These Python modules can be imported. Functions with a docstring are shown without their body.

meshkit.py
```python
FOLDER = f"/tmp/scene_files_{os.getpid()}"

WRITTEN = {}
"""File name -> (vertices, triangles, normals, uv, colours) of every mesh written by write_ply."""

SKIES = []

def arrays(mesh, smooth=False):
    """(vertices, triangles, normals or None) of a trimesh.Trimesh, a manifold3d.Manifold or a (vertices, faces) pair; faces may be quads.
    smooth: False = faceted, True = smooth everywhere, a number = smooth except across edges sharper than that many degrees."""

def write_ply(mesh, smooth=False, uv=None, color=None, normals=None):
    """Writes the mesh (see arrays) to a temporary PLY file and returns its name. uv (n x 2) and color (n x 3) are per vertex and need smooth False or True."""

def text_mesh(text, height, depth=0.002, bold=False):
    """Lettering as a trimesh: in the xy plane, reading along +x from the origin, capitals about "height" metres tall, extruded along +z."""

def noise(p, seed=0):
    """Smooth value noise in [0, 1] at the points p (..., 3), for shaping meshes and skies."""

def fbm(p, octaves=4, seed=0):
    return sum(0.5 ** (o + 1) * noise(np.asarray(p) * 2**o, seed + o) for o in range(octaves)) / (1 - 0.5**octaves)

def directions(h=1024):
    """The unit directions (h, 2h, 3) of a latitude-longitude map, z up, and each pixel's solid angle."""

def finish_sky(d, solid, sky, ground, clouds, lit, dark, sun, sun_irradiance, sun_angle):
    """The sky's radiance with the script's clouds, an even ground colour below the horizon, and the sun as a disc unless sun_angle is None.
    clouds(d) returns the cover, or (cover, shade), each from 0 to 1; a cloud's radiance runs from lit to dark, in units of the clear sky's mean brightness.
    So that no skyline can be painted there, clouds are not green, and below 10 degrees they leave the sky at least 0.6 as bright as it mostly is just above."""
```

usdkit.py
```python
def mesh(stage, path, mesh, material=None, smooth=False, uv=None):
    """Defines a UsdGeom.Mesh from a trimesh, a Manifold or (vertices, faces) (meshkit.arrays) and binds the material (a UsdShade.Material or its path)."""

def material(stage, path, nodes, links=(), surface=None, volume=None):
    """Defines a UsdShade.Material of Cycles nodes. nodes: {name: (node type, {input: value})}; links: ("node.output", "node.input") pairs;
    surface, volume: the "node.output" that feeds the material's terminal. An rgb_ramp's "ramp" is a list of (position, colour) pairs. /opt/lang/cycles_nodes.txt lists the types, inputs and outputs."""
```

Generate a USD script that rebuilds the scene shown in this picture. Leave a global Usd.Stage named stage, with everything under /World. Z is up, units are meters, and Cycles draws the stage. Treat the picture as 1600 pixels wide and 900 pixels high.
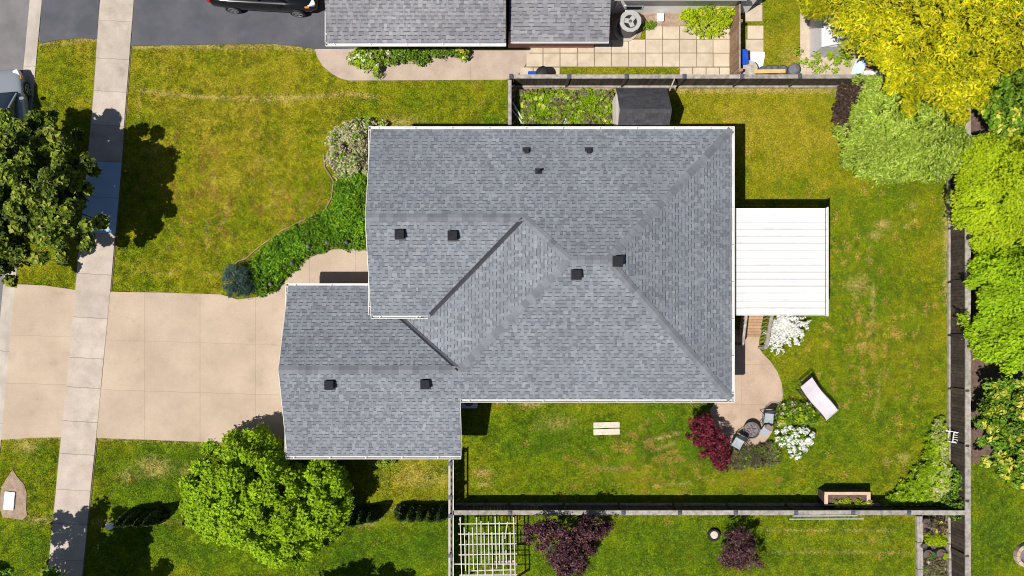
import math, random
import numpy as np, trimesh
import shapely
from scipy.sparse import coo_matrix
from scipy.sparse.csgraph import connected_components
from shapely.geometry import Polygon, Point, LineString, box as sbox
from shapely.ops import unary_union
from pxr import Usd, UsdGeom, UsdLux, UsdShade, Gf, Sdf, Vt
import usdkit
from meshkit import fbm, noise

stage = Usd.Stage.CreateInMemory()
UsdGeom.SetStageUpAxis(stage, UsdGeom.Tokens.z)
UsdGeom.SetStageMetersPerUnit(stage, 1.0)
UsdGeom.Xform.Define(stage, '/World')
UsdGeom.Scope.Define(stage, '/World/Looks')

# ------------------------------------------------------------ camera, sky, sun
H, F, NX, NY = 31.43, 1100.0, 770.0, 510.0      # height of the drone, focal length and nadir in photo pixels
cam = UsdGeom.Camera.Define(stage, '/World/camera')
cam.AddTranslateOp().Set(Gf.Vec3d(0, 0, H))
cam.CreateHorizontalApertureAttr(36.0)
cam.CreateVerticalApertureAttr(36.0 * 9 / 16)
cam.CreateFocalLengthAttr(F / 1600 * 36.0)
cam.CreateHorizontalApertureOffsetAttr((800 - NX) / 1600 * 36.0)
cam.CreateVerticalApertureOffsetAttr((NY - 450) / 1600 * 36.0)
cam.CreateClippingRangeAttr(Gf.Vec2f(0.1, 2000))
EXPOSURE = 0.30
cam.CreateExposureAttr(EXPOSURE)

SUN = np.array([-0.503, -0.326, 1.0]); SUN /= np.linalg.norm(SUN)
sky_mat = usdkit.material(stage, '/World/Looks/sky', {
    's': ('sky_texture', {'sky_type': 'single_scattering', 'sun_disc': False, 'sun_elevation': math.asin(SUN[2]),
                          'sun_rotation': math.atan2(SUN[0], SUN[1])}),
    'b': ('background_shader', {'strength': 0.05})}, [('s.color', 'b.color')], surface='b.background')
dome = UsdLux.DomeLight.Define(stage, '/World/sky')
UsdShade.MaterialBindingAPI.Apply(dome.GetPrim()).Bind(sky_mat)
dome.GetPrim().SetCustomDataByKey('kind', 'structure')
sun = UsdLux.DistantLight.Define(stage, '/World/sun')
sun.CreateNormalizeAttr(True); sun.CreateIntensityAttr(1.25); sun.CreateAngleAttr(0.5); sun.CreateColorAttr(Gf.Vec3f(1.0, 0.955, 0.88))
q = Gf.Rotation(Gf.Vec3d(0, 0, 1), Gf.Vec3d(*map(float, SUN)))
sun.AddTransformOp().Set(Gf.Matrix4d().SetRotate(q))

# ------------------------------------------------------------ helpers
rng = np.random.default_rng(7)
random.seed(7)


def G(px, py, h=0.0):
    """The point at height h that stands at a place of the plan drawn from the photograph."""
    k = (H - h) / F
    return np.array([(px - NX) * k, (NY - py) * k, h])


def GP(pts, h=0.0):
    return [tuple(G(x, y, h)[:2]) for x, y in pts]


used, origin = {}, {}


def path_for(parent, name):
    key = (parent, name); n = used.get(key, 0); used[key] = n + 1
    return f'{parent}/{name}' + (f'_{n:03d}' if n else '')


def tag(prim, label=None, cat=None, group=None, kind=None):
    for k, v in (('label', label), ('category', cat), ('group', group), ('kind', kind)):
        if v: prim.SetCustomDataByKey(k, v)


def thing(name, label, cat, loc=(0, 0, 0), group=None, kind=None):
    p = path_for('/World', name)
    x = UsdGeom.Xform.Define(stage, p); x.AddTranslateOp().Set(Gf.Vec3d(*map(float, loc)))
    origin[p] = np.array(loc, float)
    tag(x.GetPrim(), label, cat, group, kind)
    return p


ISLAND = set()


def hash_(t):
    return sum(ord(ch) * (i + 7) for i, ch in enumerate(t)) % 100003


def vary(g, n, f, seed):
    """Gives each loose piece of a mesh a random number of its own (primvar rnd)."""
    e = np.vstack([f[:, :2], f[:, 1:]])
    k, lab = connected_components(coo_matrix((np.ones(len(e)), (e[:, 0], e[:, 1])), shape=(n, n)), directed=False)
    c = np.random.default_rng(seed).random((k, 3))[lab]
    UsdGeom.PrimvarsAPI(g).CreatePrimvar('rnd', Sdf.ValueTypeNames.Color3fArray, 'vertex').Set(Vt.Vec3fArray.FromNumpy(c.astype(np.float32)))


def obj(name, m, mat, parent='/World', label=None, cat=None, group=None, kind=None, smooth=False):
    p = path_for(parent, name)
    o = origin.get(parent, np.zeros(3))
    if isinstance(m, trimesh.Trimesh): v, f = m.vertices, m.faces
    else: v, f = m
    origin[p] = o
    g = usdkit.mesh(stage, p, (np.asarray(v, float) - o, np.asarray(f)), L[mat], smooth=smooth)
    if mat in ISLAND: vary(g, len(v), np.asarray(f), abs(hash_(p)))
    tag(g.GetPrim(), label, cat, group, kind)
    return p


def struct(name, m, mat, parent='/World', kind='structure', **k):
    return obj(name, m, mat, parent, kind=kind if parent == '/World' else None, **k)


def cat_(ms):
    vs, fs, n = [], [], 0
    for m in ms:
        v, f = (m.vertices, m.faces) if isinstance(m, trimesh.Trimesh) else m
        vs.append(np.asarray(v)); fs.append(np.asarray(f) + n); n += len(v)
    return np.vstack(vs), np.vstack(fs)


def prism(poly, z0, z1):
    if not isinstance(poly, (Polygon, shapely.MultiPolygon)): poly = Polygon(poly)
    poly = poly.buffer(0)
    ms = []
    for g in getattr(poly, 'geoms', [poly]):
        if g.area < 1e-5: continue
        m = trimesh.creation.extrude_polygon(g, z1 - z0, engine='earcut'); m.apply_translation((0, 0, z0)); ms.append(m)
    return cat_(ms)


def box(c, s, rz=0.0, bevel=0.0):
    sx, sy, sz = s
    if bevel:
        pl = sbox(-sx / 2 + bevel, -sy / 2 + bevel, sx / 2 - bevel, sy / 2 - bevel).buffer(bevel, quad_segs=2)
        m = trimesh.creation.extrude_polygon(pl, sz, engine='earcut'); m.apply_translation((0, 0, -sz / 2))
    else:
        m = trimesh.creation.box((sx, sy, sz))
    if rz: m.apply_transform(trimesh.transformations.rotation_matrix(rz, (0, 0, 1)))
    m.apply_translation(c)
    return m


def bar(p0, p1, w, h, up=(0, 0, 1)):
    """A rectangular bar from p0 to p1, w wide and h high."""
    p0, p1 = np.array(p0, float), np.array(p1, float)
    d = p1 - p0; l = np.linalg.norm(d); d /= l
    s = np.cross(d, up)
    if np.linalg.norm(s) < 1e-6: s = np.array([1.0, 0, 0])
    s /= np.linalg.norm(s); u = np.cross(s, d)
    T = np.eye(4); T[:3, 0], T[:3, 1], T[:3, 2], T[:3, 3] = d, s, u, (p0 + p1) / 2
    m = trimesh.creation.box((l, w, h)); m.apply_transform(T)
    return m


def tube(p0, p1, r, n=8, r1=None):
    p0, p1 = np.array(p0, float), np.array(p1, float)
    d = p1 - p0; l = np.linalg.norm(d); d /= l
    s = np.cross(d, (0, 0, 1.0))
    s = np.array([1.0, 0, 0]) if np.linalg.norm(s) < 1e-6 else s / np.linalg.norm(s)
    u = np.cross(d, s); a = np.arange(n) / n * 2 * math.pi
    ring = np.cos(a)[:, None] * s + np.sin(a)[:, None] * u
    r1 = r if r1 is None else r1
    v = np.vstack([p0 + ring * r, p1 + ring * r1, p0, p1])
    f = []
    for i in range(n):
        j = (i + 1) % n
        f += [(i, i + n, j), (j, i + n, j + n), (2 * n, i, j), (2 * n + 1, j + n, i + n)]
    f = np.array(f)
    return v, f[:, ::-1] if np.dot(np.cross(v[f[0][1]] - v[f[0][0]], v[f[0][2]] - v[f[0][0]]), ring[0]) < 0 else f


def pipe(pts, r, n=6):
    return cat_([tube(a, b, r, n) for a, b in zip(pts[:-1], pts[1:])])


def lathe(prof, c, n=24):
    """Revolves (radius, z) pairs about a vertical axis through c."""
    m = trimesh.creation.revolve(np.array(prof, float), sections=n); m.apply_translation(c)
    return m


# ------------------------------------------------------------ materials
L = {}


def mat(name, c1, c2=None, scale=4.0, rough=0.8, bump=0.0, bscale=40.0, detail=6.0, rand=0.0, spec=0.3, metallic=0.0, lo=0.35, hi=0.65,
        speck=0.0, spscale=60.0, island=False, spots=0.0):
    """c1 to c2 by noise in the world; rand varies the value from object to object (or island to island); speck is fine grain."""
    c2 = c1 if c2 is None else c2
    n = {'g': ('geometry', {}), 'n': ('noise_texture', {'scale': scale, 'detail': detail, 'roughness': 0.6}),
         'r': ('rgb_ramp', {'ramp': [(0, c1), (lo, c1), (hi, c2), (1, c2)]}),
         'p': ('principled_bsdf', {'roughness': rough, 'specular_ior_level': spec, 'metallic': metallic})}
    l = [('g.position', 'n.vector'), ('n.fac', 'r.fac')]
    out = 'r.color'
    if speck:
        n['sn'] = ('noise_texture', {'scale': spscale, 'detail': 3.0, 'roughness': 0.7})
        n['sm'] = ('map_range', {'from_min': 0.25, 'from_max': 0.75, 'to_min': 1 - speck, 'to_max': 1 + speck})
        n['sc'] = ('combine_color', {}); n['sx'] = ('mix', {'mix_type': 'multiply', 'fac': 1.0})
        l += [('g.position', 'sn.vector'), ('sn.fac', 'sm.value'), ('sm.result', 'sc.r'), ('sm.result', 'sc.g'), ('sm.result', 'sc.b'), (out, 'sx.color1'), ('sc.color', 'sx.color2')]
        out = 'sx.color'
    if spots:                                                        # scattered stains of their own shape
        n['tn'] = ('noise_texture', {'scale': 1.1, 'detail': 6.0, 'roughness': 0.6})
        n['tm'] = ('map_range', {'from_min': 0.56, 'from_max': 0.74, 'to_min': 1.0, 'to_max': 1.0 - spots, 'clamp': True})
        n['tc'] = ('combine_color', {}); n['tx'] = ('mix', {'mix_type': 'multiply', 'fac': 1.0})
        l += [('g.position', 'tn.vector'), ('tn.fac', 'tm.value'), ('tm.result', 'tc.r'), ('tm.result', 'tc.g'), ('tm.result', 'tc.b'), (out, 'tx.color1'), ('tc.color', 'tx.color2')]
        out = 'tx.color'
    if rand:
        if island: ISLAND.add(name)
        n['o'] = ('attribute', {'attribute': 'rnd'}) if island else ('object_info', {})
        if island: n['os'] = ('separate_color', {}); l.append(('o.color', 'os.color'))
        n['m'] = ('map_range', {'from_min': 0.0, 'from_max': 1.0, 'to_min': 1 - rand, 'to_max': 1 + rand})
        n['c'] = ('combine_color', {}); n['x'] = ('mix', {'mix_type': 'multiply', 'fac': 1.0})
        l += [('os.r' if island else 'o.random', 'm.value'), ('m.result', 'c.r'), ('m.result', 'c.g'), ('m.result', 'c.b'), (out, 'x.color1'), ('c.color', 'x.color2')]
        out = 'x.color'
    l.append((out, 'p.base_color'))
    if bump:
        n['bn'] = ('noise_texture', {'scale': bscale, 'detail': 4.0, 'roughness': 0.65})
        n['b'] = ('bump', {'strength': 1.0, 'distance': bump})
        l += [('g.position', 'bn.vector'), ('bn.fac', 'b.height'), ('b.normal', 'p.normal')]
    L[name] = usdkit.material(stage, f'/World/Looks/{name}', n, l, surface='p.BSDF')


def leafmat(name, cols, trans=0.3, big=0.35, rough=0.55, bigscale=0.9):
    """Leaf colours by leaf, with slow changes through the crown; some light passes through."""
    st = [(i / (len(cols) - 1), c) for i, c in enumerate(cols)]
    ISLAND.add(name)
    n = {'g': ('geometry', {}), 'ra': ('attribute', {'attribute': 'rnd'}), 'rs': ('separate_color', {}), 'r': ('rgb_ramp', {'ramp': st}), 'n': ('noise_texture', {'scale': bigscale, 'detail': 3.0}),
         'm': ('map_range', {'from_min': 0.3, 'from_max': 0.7, 'to_min': 1 - big, 'to_max': 1 + big}),
         'c': ('combine_color', {}), 'x': ('mix', {'mix_type': 'multiply', 'fac': 1.0}),
         'p': ('principled_bsdf', {'roughness': rough, 'specular_ior_level': 0.25}), 't': ('translucent_bsdf', {}), 'mx': ('mix_closure', {'fac': trans})}
    l = [('ra.color', 'rs.color'), ('rs.r', 'r.fac'), ('g.position', 'n.vector'), ('n.fac', 'm.value'), ('m.result', 'c.r'), ('m.result', 'c.g'), ('m.result', 'c.b'),
         ('r.color', 'x.color1'), ('c.color', 'x.color2'), ('x.color', 'p.base_color'), ('x.color', 't.color'), ('p.BSDF', 'mx.closure1'), ('t.BSDF', 'mx.closure2')]
    L[name] = usdkit.material(stage, f'/World/Looks/{name}', n, l, surface='mx.closure')


# lawn: green to olive to straw by the 'tone' primvar and noise
def lawnmat(name):
    n = {'g': ('geometry', {}), 'a': ('attribute', {'attribute': 'tone'}), 's': ('separate_color', {}),
         'n1': ('noise_texture', {'scale': 0.9, 'detail': 6.0, 'roughness': 0.65}), 'n2': ('noise_texture', {'scale': 9.0, 'detail': 5.0, 'roughness': 0.7}),
         'n3': ('noise_texture', {'scale': 17.0, 'detail': 5.0, 'roughness': 0.75}),
         'd1': ('math', {'math_type': 'multiply_add', 'value2': 0.75, 'value3': -0.375}), 'd2': ('math', {'math_type': 'multiply_add', 'value2': 0.9, 'value3': -0.45}),
         'd3': ('math', {'math_type': 'multiply_add', 'value2': 1.5, 'value3': -0.75}),
         'a1': ('math', {'math_type': 'add'}), 'a2': ('math', {'math_type': 'add'}), 'a3': ('math', {'math_type': 'add', 'use_clamp': True}),
         'r': ('rgb_ramp', {'ramp': [(0, (0.044, 0.100, 0.003)), (0.28, (0.108, 0.172, 0.003)), (0.55, (0.196, 0.200, 0.004)), (0.8, (0.275, 0.228, 0.014)), (1, (0.34, 0.26, 0.04))]}),
         'st': ('mix', {'mix_type': 'mix', 'color2': (0.42, 0.31, 0.11)}), 'sf': ('math', {'math_type': 'multiply', 'use_clamp': True}),
         'sn': ('map_range', {'from_min': 0.36, 'from_max': 0.52, 'to_min': 0.0, 'to_max': 1.5, 'clamp': True}),
         'dk': ('map_range', {'from_min': 0.3, 'from_max': 0.7, 'to_min': 0.45, 'to_max': 1.5}), 'dc': ('combine_color', {}), 'dx': ('mix', {'mix_type': 'multiply', 'fac': 1.0}),
         'b': ('bump', {'strength': 1.0, 'distance': 0.03}), 'p': ('principled_bsdf', {'roughness': 0.9, 'specular_ior_level': 0.1})}
    l = [('a.color', 's.color'), ('g.position', 'n1.vector'), ('g.position', 'n2.vector'), ('g.position', 'n3.vector'), ('n1.fac', 'd1.value1'), ('n2.fac', 'd2.value1'), ('n3.fac', 'd3.value1'),
         ('s.r', 'a1.value1'), ('d1.value', 'a1.value2'), ('a1.value', 'a2.value1'), ('d2.value', 'a2.value2'), ('a2.value', 'a3.value1'), ('d3.value', 'a3.value2'), ('a3.value', 'r.fac'),
         ('r.color', 'st.color1'), ('n2.fac', 'sn.value'), ('s.g', 'sf.value1'), ('sn.result', 'sf.value2'), ('sf.value', 'st.fac'),
         ('n3.fac', 'dk.value'), ('dk.result', 'dc.r'), ('dk.result', 'dc.g'), ('dk.result', 'dc.b'), ('st.color', 'dx.color1'), ('dc.color', 'dx.color2'),
         ('dx.color', 'p.base_color'), ('n3.fac', 'b.height'), ('b.normal', 'p.normal')]
    L[name] = usdkit.material(stage, f'/World/Looks/{name}', n, l, surface='p.BSDF')


lawnmat('lawn')
mat('far_ground', (0.05, 0.075, 0.012), (0.12, 0.12, 0.02), 0.5, 0.9)
mat('asphalt', (0.066, 0.068, 0.082), (0.096, 0.098, 0.112), 0.7, 0.85, 0.004, 90, speck=0.3, spscale=35, spots=-0.22)
mat('road', (0.13, 0.125, 0.13), (0.19, 0.18, 0.18), 0.8, 0.9, 0.004, 90, speck=0.3)
mat('walk_concrete', (0.365, 0.310, 0.262), (0.455, 0.39, 0.335), 1.3, 0.9, 0.002, 70, rand=0.08, speck=0.14, spscale=30, spots=0.25)
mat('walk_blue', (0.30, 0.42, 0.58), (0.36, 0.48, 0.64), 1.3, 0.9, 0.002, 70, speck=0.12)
mat('tan_concrete', (0.372, 0.290, 0.218), (0.445, 0.352, 0.272), 0.5, 0.9, 0.0015, 70, rand=0.02, speck=0.1, spscale=22, spots=0.13)
mat('patio_concrete', (0.36, 0.265, 0.195), (0.44, 0.33, 0.245), 0.9, 0.9, 0.0015, 70, speck=0.12, spscale=20, spots=0.3)
mat('old_concrete', (0.34, 0.265, 0.215), (0.44, 0.355, 0.29), 0.9, 0.9, 0.002, 60, speck=0.16, spscale=40)
mat('patio_tile', (0.43, 0.35, 0.26), (0.54, 0.455, 0.355), 2.2, 0.9, 0.0015, 60, rand=0.08, speck=0.12, spscale=25, spots=0.2)
mat('kerb_concrete', (0.34, 0.30, 0.26), (0.45, 0.405, 0.355), 1.0, 0.9, 0.002, 60, speck=0.15)
mat('joint_soil', (0.13, 0.11, 0.06), (0.22, 0.18, 0.10), 3.0, 0.95)
mat('soil', (0.24, 0.17, 0.12), (0.36, 0.265, 0.20), 4.0, 0.95, 0.02, 25, speck=0.35, spscale=30)
mat('mulch', (0.085, 0.055, 0.042), (0.16, 0.105, 0.085), 8.0, 0.95, 0.02, 30, speck=0.4, spscale=40)
for nm, k in (('shingle', (0.94, 0.975, 1.03)), ('shingle_neighbour', (1.10, 1.05, 1.05))):
    ISLAND.add(nm)
    n = {'g': ('geometry', {}), 'ra': ('attribute', {'attribute': 'rnd'}), 'rs': ('separate_color', {}), 'r': ('rgb_ramp', {'ramp': [(0, tuple(np.array((0.135, 0.142, 0.158)) * k)), (0.25, tuple(np.array((0.175, 0.183, 0.200)) * k)), (0.8, tuple(np.array((0.202, 0.211, 0.228)) * k)), (1, tuple(np.array((0.235, 0.243, 0.258)) * k))]}),
         'n': ('noise_texture', {'scale': 110.0, 'detail': 3.0, 'roughness': 0.8}), 'm': ('map_range', {'from_min': 0.25, 'from_max': 0.75, 'to_min': 0.72, 'to_max': 1.28}),
         'n2': ('noise_texture', {'scale': 0.45, 'detail': 4.0}), 'm2': ('map_range', {'from_min': 0.3, 'from_max': 0.7, 'to_min': 0.88, 'to_max': 1.12}), 'mm': ('math', {'math_type': 'multiply'}),
         'c': ('combine_color', {}), 'x': ('mix', {'mix_type': 'multiply', 'fac': 1.0}), 'b': ('bump', {'strength': 0.6, 'distance': 0.003}),
         'p': ('principled_bsdf', {'roughness': 0.85, 'specular_ior_level': 0.3})}
    l = [('ra.color', 'rs.color'), ('rs.r', 'r.fac'), ('g.position', 'n.vector'), ('g.position', 'n2.vector'), ('n.fac', 'm.value'), ('n2.fac', 'm2.value'), ('m.result', 'mm.value1'), ('m2.result', 'mm.value2'),
         ('mm.value', 'c.r'), ('mm.value', 'c.g'), ('mm.value', 'c.b'), ('r.color', 'x.color1'), ('c.color', 'x.color2'), ('x.color', 'p.base_color'), ('n.fac', 'b.height'), ('b.normal', 'p.normal')]
    L[nm] = usdkit.material(stage, f'/World/Looks/{nm}', n, l, surface='p.BSDF')
mat('ridge_shingle', (0.132, 0.141, 0.160), (0.158, 0.168, 0.188), 3.0, 0.85, 0.003, 100, rand=0.2, speck=0.2, spscale=90)
mat('roof_deck', (0.072, 0.076, 0.086), (0.092, 0.096, 0.107), 3.0, 0.9)
mat('valley_metal', (0.024, 0.025, 0.032), (0.036, 0.037, 0.045), 3.0, 0.5)
mat('white_metal', (0.60, 0.59, 0.57), (0.70, 0.69, 0.67), 2.0, 0.5, rand=0.03)
mat('white_panel', (0.60, 0.60, 0.605), (0.65, 0.65, 0.655), 0.8, 0.6, rand=0.03, speck=0.04, spscale=3, spots=0.12)
mat('vent_black', (0.014, 0.0145, 0.018), (0.022, 0.023, 0.028), 8.0, 0.8, spec=0.15)
mat('brick_wall', (0.28, 0.16, 0.11), (0.36, 0.22, 0.16), 3.0, 0.9, 0.004, 30)
mat('siding', (0.66, 0.64, 0.64), (0.70, 0.68, 0.68), 1.0, 0.7)
mat('grey_wood', (0.26, 0.235, 0.20), (0.42, 0.385, 0.34), 7.0, 0.9, 0.003, 60, rand=0.18, speck=0.2, spscale=50)
mat('cap_wood', (0.20, 0.18, 0.16), (0.37, 0.335, 0.30), 5.0, 0.9, 0.003, 60, rand=0.12, speck=0.2, spscale=40)
mat('dark_wood', (0.036, 0.026, 0.020), (0.072, 0.054, 0.043), 6.0, 0.9, 0.004, 50, rand=0.3, speck=0.3, spscale=45)
mat('brown_wood', (0.20, 0.125, 0.075), (0.29, 0.19, 0.125), 6.0, 0.85, 0.003, 50, rand=0.15, speck=0.2, spscale=40)
mat('deck_wood', (0.33, 0.20, 0.115), (0.42, 0.27, 0.165), 5.0, 0.8, 0.002, 50, rand=0.13, speck=0.12)
mat('pink_timber', (0.46, 0.32, 0.235), (0.56, 0.41, 0.31), 5.0, 0.85, 0.003, 50, rand=0.1, speck=0.15)
mat('orange_wood', (0.60, 0.34, 0.13), (0.68, 0.42, 0.18), 5.0, 0.7)
mat('white_wood', (0.40, 0.385, 0.35), (0.55, 0.53, 0.485), 4.0, 0.7, rand=0.08)
mat('post_cap', (0.05, 0.055, 0.075), (0.10, 0.105, 0.13), 6.0, 0.5, rand=0.2)
mat('bark', (0.09, 0.065, 0.045), (0.16, 0.12, 0.09), 9.0, 0.95, 0.01, 25)
mat('black_paint', (0.006, 0.006, 0.007), None, 1.0, 0.12, spec=0.6)
mat('silver_paint', (0.30, 0.33, 0.37), None, 1.0, 0.22, spec=0.6, metallic=0.35)
mat('car_glass', (0.012, 0.02, 0.032), None, 1.0, 0.05, spec=0.9)
mat('rubber', (0.015, 0.015, 0.016), (0.025, 0.025, 0.027), 10.0, 0.8)
mat('rim_metal', (0.5, 0.5, 0.52), None, 1.0, 0.3, metallic=0.8)
mat('red_lens', (0.35, 0.012, 0.012), None, 1.0, 0.2)
mat('clear_lens', (0.6, 0.6, 0.62), None, 1.0, 0.1)
mat('amber_lens', (0.6, 0.22, 0.02), None, 1.0, 0.2)
mat('unit_grey', (0.33, 0.33, 0.32), (0.38, 0.38, 0.37), 3.0, 0.6)
mat('unit_dark', (0.07, 0.07, 0.07), (0.12, 0.12, 0.12), 30.0, 0.6)
mat('plastic_white', (0.74, 0.74, 0.74), (0.80, 0.80, 0.80), 3.0, 0.5)
mat('plastic_blue', (0.01, 0.06, 0.42), (0.015, 0.08, 0.5), 3.0, 0.4)
mat('tarp_blue', (0.42, 0.50, 0.66), (0.52, 0.60, 0.74), 3.0, 0.6)
mat('shed_plastic', (0.50, 0.49, 0.51), (0.56, 0.55, 0.57), 3.0, 0.6)
mat('black_matt', (0.015, 0.015, 0.017), (0.025, 0.025, 0.028), 5.0, 0.6)
mat('pot_grey', (0.085, 0.088, 0.10), (0.13, 0.132, 0.145), 5.0, 0.7, rand=0.3)
mat('shed_roof', (0.042, 0.043, 0.052), (0.062, 0.060, 0.066), 6.0, 0.9, 0.003, 80, rand=0.2, island=True, speck=0.25, spscale=60)
mat('shed_wall', (0.60, 0.56, 0.52), (0.66, 0.62, 0.58), 3.0, 0.7)
mat('sling_pink', (0.54, 0.49, 0.535), (0.59, 0.54, 0.585), 3.0, 0.8)
mat('sling_grey', (0.27, 0.31, 0.34), (0.33, 0.37, 0.40), 6.0, 0.8)
mat('frame_dark', (0.018, 0.018, 0.02), (0.03, 0.03, 0.03), 6.0, 0.45)
mat('cushion_brown', (0.16, 0.12, 0.10), (0.24, 0.19, 0.16), 9.0, 0.9)
mat('pit_metal', (0.07, 0.068, 0.072), (0.15, 0.14, 0.14), 12.0, 0.7, 0.005, 40)
mat('ash', (0.11, 0.095, 0.095), (0.24, 0.21, 0.21), 14.0, 0.95, 0.02, 30)
mat('stepping_stone', (0.46, 0.41, 0.32), (0.62, 0.56, 0.46), 9.0, 0.95, 0.008, 35, rand=0.06, speck=0.25, spscale=30)
mat('ring_stone', (0.34, 0.25, 0.19), (0.46, 0.36, 0.28), 6.0, 0.9, 0.006, 35, rand=0.2)
mat('grey_pipe', (0.40, 0.42, 0.44), (0.5, 0.52, 0.54), 4.0, 0.4)

YG = lambda s: [(0.15 * s, 0.30 * s, 0.006), (0.22 * s, 0.40 * s, 0.008), (0.29 * s, 0.47 * s, 0.010), (0.36 * s, 0.52 * s, 0.02)]
leafmat('leaf_street', [(0.04, 0.075, 0.007), (0.08, 0.13, 0.011), (0.14, 0.20, 0.016), (0.30, 0.34, 0.04)], 0.3, 0.5)
leafmat('leaf_street_tip', [(0.10, 0.16, 0.01), (0.18, 0.24, 0.015), (0.27, 0.31, 0.03), (0.36, 0.37, 0.06)], 0.3, 0.2)
leafmat('leaf_bright', [(0.17, 0.31, 0.005), (0.27, 0.44, 0.007), (0.36, 0.53, 0.009), (0.45, 0.58, 0.02)], 0.4, 0.2)
leafmat('leaf_lime', [(0.25, 0.38, 0.005), (0.36, 0.48, 0.006), (0.44, 0.55, 0.008), (0.52, 0.60, 0.02)], 0.4, 0.16)
leafmat('leaf_cover', [(0.06, 0.17, 0.006), (0.12, 0.28, 0.010), (0.19, 0.38, 0.014), (0.30, 0.46, 0.04)], 0.35, 0.25)
leafmat('leaf_green', [(0.06, 0.14, 0.008), (0.11, 0.23, 0.012), (0.18, 0.31, 0.018), (0.28, 0.38, 0.035)], 0.3, 0.3)
leafmat('leaf_yellow', [(0.18, 0.25, 0.005), (0.38, 0.40, 0.006), (0.58, 0.53, 0.008), (0.76, 0.66, 0.015)], 0.35, 0.35, bigscale=0.7)
leafmat('leaf_pale', [(0.15, 0.24, 0.018), (0.25, 0.36, 0.03), (0.36, 0.47, 0.05), (0.50, 0.58, 0.13)], 0.3, 0.2)
leafmat('leaf_red', [(0.035, 0.006, 0.010), (0.09, 0.010, 0.020), (0.18, 0.016, 0.035), (0.30, 0.05, 0.07)], 0.25, 0.45, bigscale=2.5)
leafmat('leaf_purple', [(0.03, 0.010, 0.014), (0.065, 0.022, 0.032), (0.11, 0.040, 0.055), (0.26, 0.14, 0.14)], 0.25, 0.35, bigscale=2.0)
leafmat('leaf_brown', [(0.022, 0.014, 0.011), (0.045, 0.028, 0.02), (0.07, 0.04, 0.028), (0.09, 0.055, 0.04)], 0.2, 0.3)
leafmat('petal_white', [(0.62, 0.62, 0.56), (0.74, 0.74, 0.70), (0.80, 0.80, 0.78), (0.84, 0.84, 0.80)], 0.25, 0.06)
leafmat('petal_pink', [(0.42, 0.27, 0.24), (0.55, 0.40, 0.36), (0.6, 0.48, 0.42), (0.66, 0.55, 0.48)], 0.25, 0.15)
leafmat('petal_cream', [(0.22, 0.28, 0.07), (0.40, 0.43, 0.19), (0.54, 0.53, 0.31), (0.56, 0.44, 0.38)], 0.25, 0.2)
leafmat('leaf_tip', [(0.40, 0.40, 0.02), (0.52, 0.50, 0.04), (0.60, 0.57, 0.08), (0.72, 0.68, 0.2)], 0.3, 0.15)
leafmat('leaf_spruce', [(0.03, 0.065, 0.05), (0.055, 0.11, 0.085), (0.09, 0.16, 0.13), (0.16, 0.24, 0.2)], 0.15, 0.25)
leafmat('leaf_cedar', [(0.012, 0.028, 0.006), (0.025, 0.052, 0.010), (0.05, 0.085, 0.014), (0.09, 0.13, 0.02)], 0.2, 0.3)
leafmat('leaf_dry', [(0.10, 0.085, 0.045), (0.18, 0.155, 0.085), (0.25, 0.22, 0.13), (0.16, 0.18, 0.05)], 0.25, 0.3)
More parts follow.
